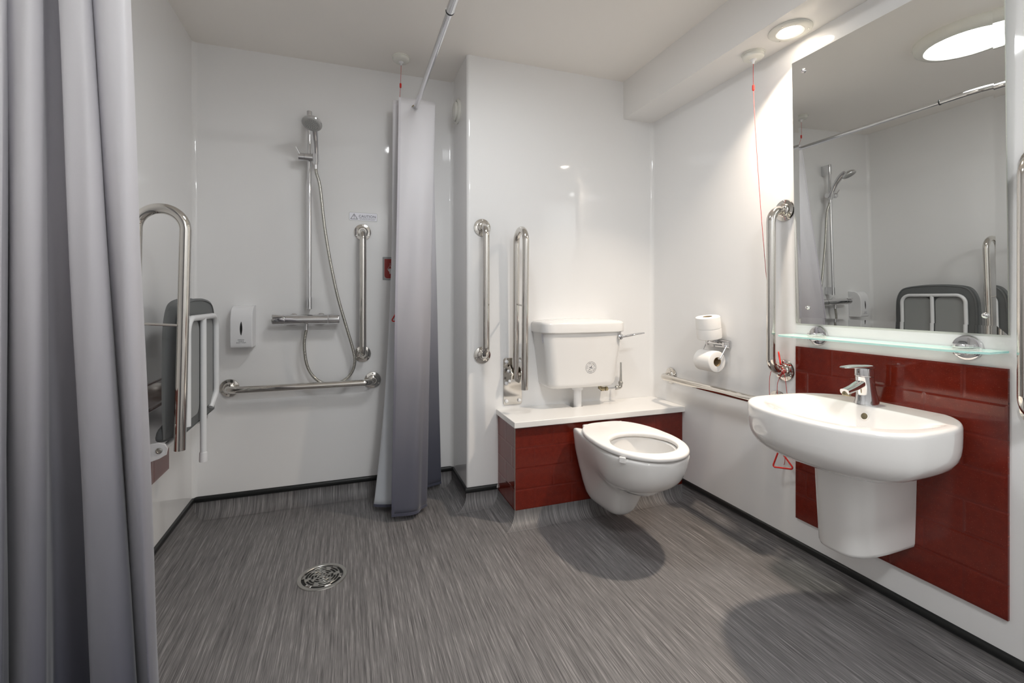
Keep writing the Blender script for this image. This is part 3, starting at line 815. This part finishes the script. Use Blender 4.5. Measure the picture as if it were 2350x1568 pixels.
for x in (-.69, -.615, -.545, -.49, -.44): eyelet(near, (x, 1.25, RZ), (1, .3, 0), .025)

la = bpy.data.lights.new('downlight_beam', 'AREA'); la.shape = 'DISK'; la.size = .07; la.energy = 11; la.spread = R(114); la.color = (1, .85, .69)
lo = bpy.data.objects.new('downlight_beam', la); COL.objects.link(lo); lo.parent = dl; lo.location = (0, 0, -.0125); lo.rotation_euler = (0, R(10), 0)
# ------------------------------------------------------------------ toilet
TX = 1.207
t = thing('toilet', (TX, BY, .06), 'white wall-hung toilet pan with open seat below the ledge', 'toilet')
S = [
 (2.119, [(.154,.470),(.157,.462),(.150,.36),(.134,.26),(.112,.19),(.088,.12),(.050,.072),(0,.064)]),
 (2.04,  [(.158,.466),(.161,.456),(.145,.35),(.113,.26),(.096,.19),(.079,.12),(.045,.076),(0,.067)]),
 (1.95,  [(.168,.455),(.170,.443),(.146,.33),(.113,.27),(.091,.19),(.075,.12),(.045,.080),(0,.071)]),
 (1.875, [(.178,.452),(.179,.436),(.156,.335),(.116,.28),(.088,.20),(.072,.13),(.045,.089),(0,.080)]),
 (1.830, [(.182,.452),(.183,.436),(.161,.335),(.121,.285),(.083,.22),(.064,.16),(.040,.122),(0,.112)]),
 (1.805, [(.184,.452),(.185,.436),(.166,.34),(.134,.29),(.095,.252),(.062,.224),(.032,.205),(0,.198)]),
 (1.75,  [(.185,.452),(.186,.436),(.170,.35),(.145,.305),(.112,.278),(.075,.264),(.036,.258),(0,.256)]),
 (1.68,  [(.180,.452),(.181,.436),(.163,.355),(.138,.312),(.106,.287),(.070,.275),(.034,.270),(0,.269)]),
 (1.605, [(.156,.452),(.157,.438),(.138,.366),(.115,.331),(.087,.311),(.056,.301),(.028,.297),(0,.296)]),
 (1.552, [(.113,.452),(.113,.440),(.094,.385),(.074,.363),(.053,.351),(.033,.345),(.016,.343),(0,.342)]),
 (1.530, [(.062,.45),(.059,.428),(.051,.408),(.039,.395),(.028,.388),(.017,.385),(.008,.384),(0,.383)]),
 (1.524, [(.026,.449),(.025,.437),(.021,.427),(.016,.420),(.011,.417),(.007,.415),(.003,.415),(0,.414)])]
mb = MB(); loops = []
for y, pr in S:
    L = [(TX - a, y, z) for a, z in pr] + [(TX + a, y, z) for a, z in pr[::-1][1:]]
    loops.append(L)
mb.rings(loops, cap0=True, cap1=True, closed=False)
ns = len(S); m = len(loops[0])
outer = [k * m for k in range(ns)] + [k * m + m - 1 for k in range(ns)][::-1]
BC = Vector((TX, 1.725))
prev = outer
for sc_, z in ((1.02, .453), (.985, .448), (1.0, .425), (.92, .36), (.72, .29), (.52, .245)):
    ring = []
    for oi in outer:
        p = mb.v[oi]; a = math.atan2((p.y - BC.y) / .17, (p.x - TX) / .15)
        q = (TX + .138 * sc_ * math.cos(a), BC.y + (.02 if sc_ < .8 else 0) + .152 * sc_ * math.sin(a), z)
        ring.append(len(mb.v)); mb.v.append(Vector(q))
    k = len(ring)
    for i in range(k):
        j = (i + 1) % k; mb.f.append([prev[i], prev[j], ring[j], ring[i]]); mb.mi.append(0)
    prev = ring
mb.f.append(prev); mb.mi.append(0)
o = mb.build('pan', 'ceramic', t, angle=180)
sub = o.modifiers.new('smooth', 'SUBSURF'); sub.levels = 2; sub.render_levels = 2
MB().lathe([(0, 0), (.090, 0)], (TX, 1.745, .268), (0, 0, 1), 40).build('water', 'water', t)
# seat ring
def seat_outer(a, k=1.0):
    c, s = math.cos(a), math.sin(a)
    hx = .190 * k
    if s < 0:
        n_ = 2.15; x = hx * math.copysign(abs(c) ** (2 / n_), c); y = -(.270 * k) * abs(s) ** (2 / n_)
    else:
        n_ = 4.2; x = hx * math.copysign(abs(c) ** (2 / n_), c) * (1 - .30 * (abs(s) ** (2 / n_)) ** 2.2); y = (.285 * k) * abs(s) ** (2 / n_)
    return TX + x, 1.782 + y
AN = [2 * PI * k / 96 for k in range(96)]
mb = MB(); loops = []
for k, z in ((.955, .4545), (.985, .4555), (1, .459), (1, .466), (.99, .472), (.965, .4755)):
    loops.append([(*seat_outer(a, k), z) for a in AN])
for kx, z in ((1.10, .4765), (1.03, .474), (1.0, .469), (1.0, .459), (1.04, .4545)):
    L = []
    for a in AN:
        x, y = seat_outer(a); b = math.atan2((y - 1.72) / .16, (x - TX) / .15)
        L.append((TX + .140 * kx * math.cos(b), 1.715 + .143 * kx * math.sin(b), z))
    loops.append(L)
loops.append(loops[0])
mb.rings(loops, False, False)
o = mb.build('seat', 'seatwhite', t, angle=55)
for x in (TX - .08, TX + .08):
    MB().tube([(x - .028, 2.055, .4645), (x + .028, 2.055, .4645)], .0075, 16).build('seat_hinge', 'seatwhite', o)
MB().box(-.014, .014, -.005, .005, -.013, .013, .004, 3, Matrix.Translation((TX - .1625, 1.622, .4455)) @ Matrix.Rotation(R(-53), 4, 'Z')).build('seat_buffer', 'seatwhite', o)

# ------------------------------------------------------------------ cistern
CX = 1.203
t = thing('cistern', (CX, YT, .60), 'white ceramic cistern hung on the wall above the ledge', 'cistern')
def cis(hw, d, z, r, bow=0.0, seg=8):
    P = []
    x0, x1, y0 = CX - hw, CX + hw, YT - .001 - d
    P.append((x0, YT - .001, z))
    for k in range(seg + 1):
        a = R(180 + 90 * k / seg); P.append((x0 + r + r * math.cos(a), y0 + r + r * math.sin(a), z))
    for k in range(1, 6):
        f = k / 6; P.append((x0 + r + (x1 - x0 - 2 * r) * f, y0 - bow * 4 * f * (1 - f), z))
    for k in range(seg + 1):
        a = R(270 + 90 * k / seg); P.append((x1 - r + r * math.cos(a), y0 + r + r * math.sin(a), z))
    P.append((x1, YT - .001, z)); return P
ls = []
for f, ins in ((-.06, .045), (-.045, .02), (-.02, .006), (0.02, 0), (.06, 0), (.3, 0), (.6, 0), (.85, 0), (1, 0)):
    z = .628 + (.918 - .628) * f; g = max(0, f)
    ls.append(cis(.203 + .037 * g - ins, .160 + .016 * g - ins, z, .055, .004))
MB().rings(ls).build('tank', 'ceramic', t, angle=50)
ls = []
for ex, z in ((-.004, .914), (.007, .915), (.009, .920), (.008, .958), (.004, .968), (-.004, .973)):
    ls.append(cis(.240 + ex, .182 + ex, z, .06, .006))
for k, z in ((.9, .9775), (.6, .983), (.3, .986), (.05, .987)):
    ls.append([(CX + (x - CX) * k, YT - .09 + (y - YT + .09) * k, z) for x, y, _ in cis(.236, .178, z, .06, .006)])
MB().rings(ls).build('lid', 'ceramic', t, angle=60)
lv = MB().lathe([(0, 0), (.015, 0), (.0170, .004), (.015, .010), (.008, .014), (0, .014)], (1.408, 2.2115, .887), (0, -1, 0), 24)
lv.tube(catmull([(1.408, 2.200, .887), (1.440, 2.196, .8905), (1.475, 2.194, .896)], 6), [.0065] * 12 + [.006], 12)
pts = catmull([(1.472, 2.194, .8955), (1.500, 2.193, .900), (1.530, 2.193, .9035), (1.551, 2.194, .9045)], 5); k = len(pts)
loop = []
for i, p in enumerate(pts):
    f = i / (k - 1); hwid = .006 + .009 * math.sin(PI * min(1, f * .75 + .15)); th = .0065 * (1 - .3 * f)
    if i == k - 1: hwid *= .5; th *= .5
    loop.append([p + Vector((0, hwid * math.cos(2 * PI * j / 16), th * math.sin(2 * PI * j / 16))) for j in range(16)])
lv.rings(loop); lv.build('flush_lever', 'chrome', t)
# printed ring emblem on the front, small label on the left side
mb = MB(); ey = YT - .176 + .012
def emb(x, z):
    g = (z - .628) / .29; bowy = .004 * 4 * .5 * .5
    return (x, YT - .0016 - (.160 + .016 * g) - bowy * .99, z)
EC = (1.232, .7255)
for rr, w, segs in ((.0315, .0012, [(0, 95), (100, 360)]), (.0245, .0016, [(5, 70), (85, 130), (150, 200), (215, 290), (300, 350)]), (.0165, .0007, [(0, 360)])):
    for a0, a1 in segs:
        n_ = max(4, int((a1 - a0) / 8)); V = []
        for k in range(n_ + 1):
            a = R(a0 + (a1 - a0) * k / n_)
            V += [emb(EC[0] + (rr - w) * math.cos(a), EC[1] + (rr - w) * math.sin(a)), emb(EC[0] + rr * math.cos(a), EC[1] + rr * math.sin(a))]
        mb.add(V, [[2 * k, 2 * k + 1, 2 * k + 3, 2 * k + 2] for k in range(n_)])
for pts in ([(-.002, .001), (.0035, .010), (.006, .009), (.002, 0)], [(-.009, .004), (-.002, .000), (.001, -.002), (-.001, -.004), (-.010, .001)], [(.001, -.001), (.010, -.002), (.010, -.005), (.003, -.005)], [(-.010, -.011), (-.007, -.005), (-.003, -.010), (-.005, -.011), (-.007, -.008), (-.0085, -.011)]):
    mb.add([emb(EC[0] + a, EC[1] + b) for a, b in pts], [list(range(len(pts)))])
mb.build('printed_emblem', 'ink', t, smooth=False, recalc=False)
mb = MB()
xs = lambda z: CX - (.203 + .037 * (z - .628) / .29) - .0012
MB().add([(xs(z), y, z) for y, z in ((2.268, .908), (2.247, .908), (2.247, .862), (2.268, .862))], [[0, 1, 2, 3]]).build('paper_label', 'sticker', t, smooth=False)
text_mb(mb, 'WATER SAVING', .0058, (xs(.906) - .0010, 2.2515, .906), (0.128, 0, -.99), (0, -1, 0) if False else (0, 1, 0), 'LEFT')
text_mb(mb, 'FLUSH 6 LITRE', .0055, (xs(.906) - .0010, 2.2595, .906), (0.128, 0, -.99), (0, 1, 0), 'LEFT')
mb.build('lettering', 'ink', t, smooth=False, recalc=False)

t = thing('flush_pipe', (1.2, 2.31, .50), 'short white flush pipe between cistern and ledge', 'pipe')
MB().lathe([(.0225, -.041), (.0225, .095)], (1.200, 2.312, .515), (0, 0, 1), 32).build('pipe', 'white', t)
MB().lathe([(.0225, .077), (.0305, .077), (.032, .080), (.032, .098), (.028, .100), (.0225, .100)], (1.200, 2.312, .515), (0, 0, 1), 32).build('collar_nut', 'white', t)
t = thing('supply_pipe', (1.42, 2.30, .60), 'brass and chrome water valve under the right of the cistern', 'valve')
b = MB(); b.tube([(1.333, 2.300, .622), (1.333, 2.300, .590)], .010, 10); b.tube([(1.333, 2.300, .597), (1.345, 2.298, .588)], .0105, 10); b.tube([(1.345, 2.298, .588), (1.366, 2.298, .588)], .0085, 10)
b.lathe([(.012, 0), (.013, .003), (.013, .014), (.010, .018)], (1.340, 2.298, .588), (1, 0, 0), 6); b.lathe([(.012, 0), (.013, .003), (.013, .012), (.010, .016)], (1.366, 2.298, .588), (1, 0, 0), 6)
b.build('brass_valve', 'brass', t)
MB().tube([(1.375, 2.298, .588), (1.440, 2.298, .589)], .0075, 14).build('feed_tube', 'chrome', t)
b = MB(); b.lathe([(.010, 0), (.0125, .003), (.0125, .016), (.009, .020)], (1.433, 2.298, .589), (1, 0, 0), 8); b.tube(rpath([(1.445, 2.298, .589), (1.467, 2.298, .589), (1.467, 2.298, .620)], .010, 6), .010, 14); b.lathe([(.010, 0), (.0135, .003), (.0135, .014), (.010, .018)], (1.467, 2.298, .606), (0, 0, 1), 8)
b.build('elbow', 'brushed', t)
MB().tube([(1.467, 2.298, .620), (1.470, 2.300, .655), (1.476, 2.31, .73)], [.008, .006, .0045], 12).build('riser_tube', 'brushed', t)

# ------------------------------------------------------------------ toilet rolls and holder
t = thing('roll_holder', (XR, 1.84, .87), 'chrome toilet roll holder on the right wall', 'roll holder')
MB().box(XR - .010, XR, 1.772, 1.900, .852, .893, .003, 2).build('wall_plate', 'chrome', t)
MB().tube([(XR - .028, 1.782, .874), (XR - .028, 1.892, .874)], .011, 16).build('spring_barrel', 'chrome', t)
for y in (1.782, 1.892): MB().box(XR - .040, XR - .004, y - .008, y + .008, .862, .886, .003, 2).build('end_block', 'chrome', t)
for s, y in ((-1, 1.772), (1, 1.902)):
    MB().tube(rpath([(XR - .030, y + s * .003, .868), (XR - .072, y + s * .004, .806), (XR - .072, y - s * .022, .806)], .008, 6), .0035, 10).build('spring_arm', 'chrome', t)
MB().tube(rpath([(XR - .006, 1.845, .890), (XR - .062, 1.845, .893), (XR - .0785, 1.842, 1.000)], .01, 6), .0045, 10).build('spare_spike', 'chrome', t)
MB().lathe([(0, 0), (.030, 0), (.031, .0015), (.030, .003), (0, .003)], (XR - .0625, 1.845, .8955), (-.15, -.03, 1), 28).build('spare_plate', 'chrome', t)
def roll(o, axis, r, h, label, up):
    t = thing('toilet_roll', o, label, 'toilet roll', 'toilet rolls on the holder')
    pr = [(.0225, 0), (r - .004, 0), (r, .004)]
    if up: pr += [(r + .0005, h * .44), (r - .0012, h * .455), (r - .0012, h * .475), (r + .0003, h * .49)]
    pr += [(r, h - .004), (r - .004, h), (.0225, h)]
    MB().lathe(pr, o, axis, 56).build('paper', 'paper', t, angle=50)
    MB().lathe([(.0223, 0), (.0223, h), (.0208, h), (.0208, 0), (.0223, 0)], o, axis, 40).build('core', 'card', t)
roll((XR - .063, 1.845, .8990), (-.15, -.03, 1), .0575, .110, 'spare toilet roll standing upright on top of the chrome holder', True)
roll((XR - .072, 1.893, .791), (0, -1, 0), .052, .108, 'toilet roll hanging sideways on the lower arm of the holder', False)

# ------------------------------------------------------------------ basin, half pedestal, tap
BYc, BHW = 1.062, .265
t = thing('wash_basin', (XR, BYc, .58), 'white D-shaped wash basin on the red tiled wall', 'basin')
def bo(k, z):
    """outline ring of the basin; k = inset in metres"""
    P = []; NA = 120
    for i in range(NA):
        a = 2 * PI * i / NA; c, q = math.cos(a), math.sin(a)
        if q > 0: n_ = 2.2; x = -(.182 - k) * abs(q) ** (2 / n_)
        else: n_ = 3.0; x = min(.2905, .315 * abs(q) ** (2 / n_))
        P.append((1.450 + x, BYc + (BHW - k) * math.copysign(abs(c) ** (2 / n_), c), z))
    return P
def bi(hy, xf, xb, z, n_=2.5):
    P = []; NA = 120; cx_ = xb - .075 if xb - xf > .12 else (xf + xb) / 2
    for i in range(NA):
        a = 2 * PI * i / NA; c, s = math.cos(a), math.sin(a)
        if s > 0: x = -(cx_ - xf) * abs(s) ** (2 / n_); nn_ = n_
        else: x = (xb - cx_) * abs(s) ** (2 / 4.0); nn_ = 4.0
        P.append((cx_ + x, BYc + hy * math.copysign(abs(c) ** (2 / nn_), c), z))
    return P
ls = [bo(.150, .566), bo(.115, .571), bo(.075, .581), bo(.045, .595), bo(.024, .611), bo(.010, .631), bo(.004, .650), bo(.001, .672), bo(0, .70), bo(0, .724), bo(.001, .730), bo(.0035, .7345), bo(.0075, .7375), bo(.013, .7388), bo(.02, .739)]
ls += [bi(.234, 1.301, 1.640, .739), bi(.229, 1.307, 1.637, .7380), bi(.222, 1.315, 1.633, .7355), bi(.203, 1.334, 1.629, .727), bi(.190, 1.348, 1.625, .713), bi(.172, 1.368, 1.616, .682), bi(.150, 1.390, 1.604, .648), bi(.13, 1.40, 1.59, .622), bi(.06, 1.46, 1.56, .612), bi(.022, 1.488, 1.532, .609)]
MB().rings(ls).build('bowl', 'ceramic', t, angle=89)
MB().lathe([(.026, .0), (.024, .004), (.016, .005), (.014, .003), (0, .003)], (1.51, BYc, .6095), (0, 0, 1), 28).build('waste', 'chrome', t)
ov = MB().lathe([(.0115, -.002), (.0125, .0015), (.0105, .0025)], (1.6205, 1.070, .706), (-1, 0, .28), 24); ov.build('overflow_rim', 'ceramic', t)
MB().lathe([(.011, .001), (.006, .0005), (0, .0005)], (1.6205, 1.070, .706), (-1, 0, .28), 24).build('overflow_hole', 'brass', t)
o = MB().box(1.7, 1.7305, 1.235, 1.262, .7386, .7391); 
mb = MB(); text_mb(mb, 'basin', .007, (1.708, 1.247, .7394), (0, -1, 0), (1, 0, 0)) if False else None

t = thing('half_pedestal', (XR, 1.082, .29), 'white half pedestal under the wash basin', 'pedestal')
def pd(hy, front, z, r):
    P = []; NA = 64
    P.append((XR - .009, 1.082 + hy, z))
    for i in range(NA + 1):
        a = PI * i / NA; c, s = math.cos(a), math.sin(a); n_ = 3.2
        P.append((XR - .05 - (front - .05) * abs(s) ** (2 / n_), 1.082 + hy * math.copysign(abs(c) ** (2 / n_), c), z))
    P.append((XR - .009, 1.082 - hy, z)); return P
ls = []
for hy, fr, z in ((.070, .235, .272), (.080, .252, .2735), (.0865, .262, .279), (.089, .267, .290), (.090, .269, .33), (.0925, .275, .42), (.094, .280, .50), (.095, .285, .5665)):
    L = pd(hy, fr, z, 0)
    ls.append([(x, y, zz + (.010 * (x - (XR - .27)) / .27 if z < .3 else 0)) for x, y, zz in L])
MB().rings(ls).build('shroud', 'ceramic', t, angle=60)

TXx, TYy, TZ = 1.676, 1.100, .739
t = thing('basin_tap', (TXx, TYy, TZ), 'chrome single-lever mixer tap on the wash basin', 'tap')
ls = []
for z, cx_, rx, ry in ((0, 0, .042, .033), (.004, 0, .0415, .0325), (.014, 0, .0385, .0305), (.035, -.003, .0335, .0278), (.060, -.007, .0310, .0262), (.080, -.0095, .0302, .0258), (.093, -.011, .0300, .0256)):
    ls.append([(TXx + cx_ + rx * math.cos(2 * PI * k / 40), TYy + ry * math.sin(2 * PI * k / 40), TZ + z) for k in range(40)])
MB().rings(ls).build('body', 'chrome', t, angle=50)
ls = []
for z, cx_, k_ in ((.0925, -.011, .94), (.0945, -.011, 1.03), (.0965, -.0115, 1.05), (.117, -.0135, 1.0), (.121, -.014, .96)):
    ls.append([(TXx + cx_ + .0305 * k_ * math.cos(2 * PI * k / 40), TYy + .0262 * k_ * math.sin(2 * PI * k / 40), TZ + z) for k in range(40)])
hd = MB().rings(ls).build('cartridge_head', 'chrome', t, angle=50)
MB().lathe([(.0045, 0), (.0045, .0012), (0, .0016)], (TXx - .040, TYy - .008, TZ + .107), (-.93, -.3, 0), 16).build('indicator_dot', 'signpale', hd)
pts = catmull([(TXx + .002, TYy, TZ + .077), (TXx - .030, TYy, TZ + .070), (TXx - .070, TYy, TZ + .056), (TXx - .108, TYy, TZ + .046)], 8); k = len(pts); ls = []
for i, p in enumerate(pts):
    f = i / (k - 1); d = (pts[min(i + 1, k - 1)] - pts[max(i - 1, 0)]).normalized(); nn = Vector((-d.z, 0, d.x))
    hy = .0175 - .0025 * f; hz = .014 - .004 * f
    ls.append([p + nn * hz * math.copysign(abs(math.sin(a)) ** .7, math.sin(a)) + Vector((0, hy * math.copysign(abs(math.cos(a)) ** .7, math.cos(a)), 0)) for a in [2 * PI * j / 28 for j in range(28)]])
sp = MB().rings(ls).build('spout', 'chrome', t, angle=50)
MB().lathe([(.0125, -.006), (.0130, .006), (.0115, .009), (.010, .008), (0, .006)], (TXx - .098, TYy, TZ + .041), (-.28, 0, -1), 24).build('aerator', 'brass', sp)
ls = []
for x, hy, z0, z1 in ((.0210, .008, .1195, .1265), (.0175, .0180, .1180, .1300), (.006, .0255, .1175, .1335), (-.012, .0280, .1185, .1355), (-.032, .0265, .1215, .1355), (-.060, .0220, .1240, .1345), (-.090, .0180, .1250, .1330), (-.112, .0145, .1250, .1315), (-.119, .009, .1265, .1300)):
    zm, hz = (z0 + z1) / 2, (z1 - z0) / 2
    ls.append([(TXx + x, TYy + hy * math.copysign(abs(math.cos(a)) ** .6, math.cos(a)), TZ + zm + hz * math.copysign(abs(math.sin(a)) ** .7, math.sin(a))) for a in [2 * PI * j / 24 for j in range(24)]])
MB().rings(ls).build('lever', 'chrome', t, angle=50)

# ------------------------------------------------------------------ mirror, shelf
MY0, MY1, MZ0, MZ1 = .767, 1.422, .995, 2.062
t = thing('wall_mirror', (XR, 1.095, MZ0), 'large wall mirror with four dome screws above the glass shelf', 'mirror')
AL = .021
def mpt(y, z, d): return (XR - .0055 - AL * (z - MZ0) - d, y, z)
bw = .025; A = [(MY0, MZ0), (MY1, MZ0), (MY1, MZ1), (MY0, MZ1)]; B = [(MY0 + bw, MZ0 + bw), (MY1 - bw, MZ0 + bw), (MY1 - bw, MZ1 - bw), (MY0 + bw, MZ1 - bw)]
mb = MB(); mb.add([mpt(y, z, .0007) for y, z in A] + [mpt(y, z, 0) for y, z in B], [[4, 5, 6, 7]] + [[i, (i + 1) % 4, 4 + (i + 1) % 4, 4 + i] for i in range(4)])
mb.build('silvered_face', 'mirror', t, smooth=False)
mb = MB(); mb.add([mpt(y, z, .0006) for y, z in A] + [mpt(y, z, -.0052) for y, z in A], [[4, 5, 6, 7]] + [[i, (i + 1) % 4, 4 + (i + 1) % 4, 4 + i] for i in range(4)])
mb.build('glass_edge', 'stickeredge', t, smooth=False)
for y, z in ((1.370, 2.009), (1.368, 1.061), (.816, 1.049), (.816, 2.009)):
    p = mpt(y, z, 0); MB().lathe([(.0085, -.001), (.0088, .002), (.0072, .006), (.004, .008), (0, .0085)], p, (-1, 0, 0), 20).build('dome_screw', 'chrome', t)
    if z > 1.5: MB().tube([(p[0] + .004, y, z), (XR, y, z)], .005, 10).build('wall_spacer', 'white', t)

SZ = .945
t = thing('glass_shelf', (XR, 1.095, SZ), 'frosted glass shelf with aqua edge below the mirror', 'shelf')
xf, xb_ = 1.622, 1.742
ol = [(xb_, .772), (xb_, 1.430), (xf + .012, 1.430), (xf, 1.418), (xf, .80), (xf + .035, .757), (xb_ - .02, .757)]
ol = [(xb_, .765), (xb_, 1.428), (xf + .030, 1.428), (xf, 1.400), (xf, .795), (xf + .030, .765)]
n = len(ol)
mb = MB(); mb.add([(x, y, SZ) for x, y in ol] + [(x, y, SZ + .006) for x, y in ol], [list(range(n))[::-1], [n + i for i in range(n)]] + [[i, (i + 1) % n, n + (i + 1) % n, n + i] for i in range(n)])
mb.mi = [0, 0] + [1] * n
mb.build('glass_plate', ['glass', 'glassedge'], t, smooth=False)
for y in (1.327, .860):
    b = MB().lathe([(0, 0), (.037, 0), (.038, .003), (.036, .008), (.030, .010), (0, .010)], (XR, y, SZ + .006), (0, -0.0, 0) if False else (-1, 0, 0), 40).build('rosette', 'chrome', t)
    for z0, z1 in ((SZ + .0062, SZ + .018), (SZ - .013, SZ - .0002)):
        o = [(XR - .008, y - .024), (XR - .008, y + .024), (XR - .035, y + .022), (XR - .048, y + .012), (XR - .052, y), (XR - .048, y - .012), (XR - .035, y - .022)]
        MB().prism([(a, c, z0) for a, c in o], (0, 0, z1 - z0), .003, 2).build('clamp_jaw', 'chrome', b)

# ------------------------------------------------------------------ floor drain
t = thing('floor_drain', (-.094, 1.98, 0), 'round slotted steel drain grating set in the vinyl floor', 'drain')
dc = (-.094, 1.980, 0)
MB().lathe([(.092, .0005), (.091, .0028), (.088, .0034), (.078, .0030), (.0765, .0010)], dc, (0, 0, 1), 64).build('frame_ring', 'brushed', t)
MB().lathe([(.0768, .0009), (0, .0009)], dc, (0, 0, 1), 64).build('dark_well', 'dark', t)
mb = MB(); N = 144; rr = [.0, .008, .0115, .0185, .022, .029, .033, .040, .044, .051, .055, .062, .066, .0755]
V = []; z = .0030
for r in rr[1:]:
    V += [(dc[0] + r * math.cos(2 * PI * k / N), dc[1] + r * math.sin(2 * PI * k / N), z) for k in range(N)]
F = [list(range(N))]
for q in range(len(rr) - 2):
    for k in range(N):
        j = (k + 1) % N; deg = (k * 360 / N + (16 if q % 4 == 1 else 30) + q * 4) % 60
        slot = q % 2 == 1 and q < 12 and 9 < deg < (51 if q > 3 else 44)
        if not slot: F.append([q * N + k, q * N + j, (q + 1) * N + j, (q + 1) * N + k])
mb.add(V, F); g = mb.build('grating', 'brushed', t, angle=30)
s = g.modifiers.new('thickness', 'SOLIDIFY'); s.thickness = .0018; s.offset = -1
for k in range(3):
    a = R(100 + 120 * k); MB().lathe([(.004, .0028), (.003, .0040), (0, .0042)], (dc[0] + .0705 * math.cos(a), dc[1] + .0705 * math.sin(a), 0), (0, 0, 1), 12).build('screw', 'chrome', t)

for o in bpy.data.objects:
    if '_org' in o: del o['_org']

# ------------------------------------------------------------------ world, camera, colour
w = bpy.data.worlds.new('world'); sc.world = w; w.use_nodes = True
w.node_tree.nodes['Background'].inputs['Color'].default_value = (.05, .05, .05, 1)
cam = bpy.data.cameras.new('camera'); co = bpy.data.objects.new('camera', cam); COL.objects.link(co)
co.location = (0, 0, 1.1); co.rotation_euler = (R(90), 0, -.3391)
cam.sensor_width = 36; cam.lens = 1069.0 / 2350 * 36
cam.shift_y = -(784 - 683.58) / 2350
cam.clip_start = .02
sc.camera = co
sc.view_settings.view_transform = 'Standard'
try: sc.view_settings.look = 'None'
except Exception: pass
sc.view_settings.gamma = 1
sc.view_settings.exposure = .12
sc.cycles.max_bounces = 14
sc.cycles.diffuse_bounces = 8
sc.cycles.glossy_bounces = 8
sc.cycles.transmission_bounces = 8
sc.cycles.caustics_reflective = False
sc.cycles.caustics_refractive = False
sc.cycles.sample_clamp_indirect = 6
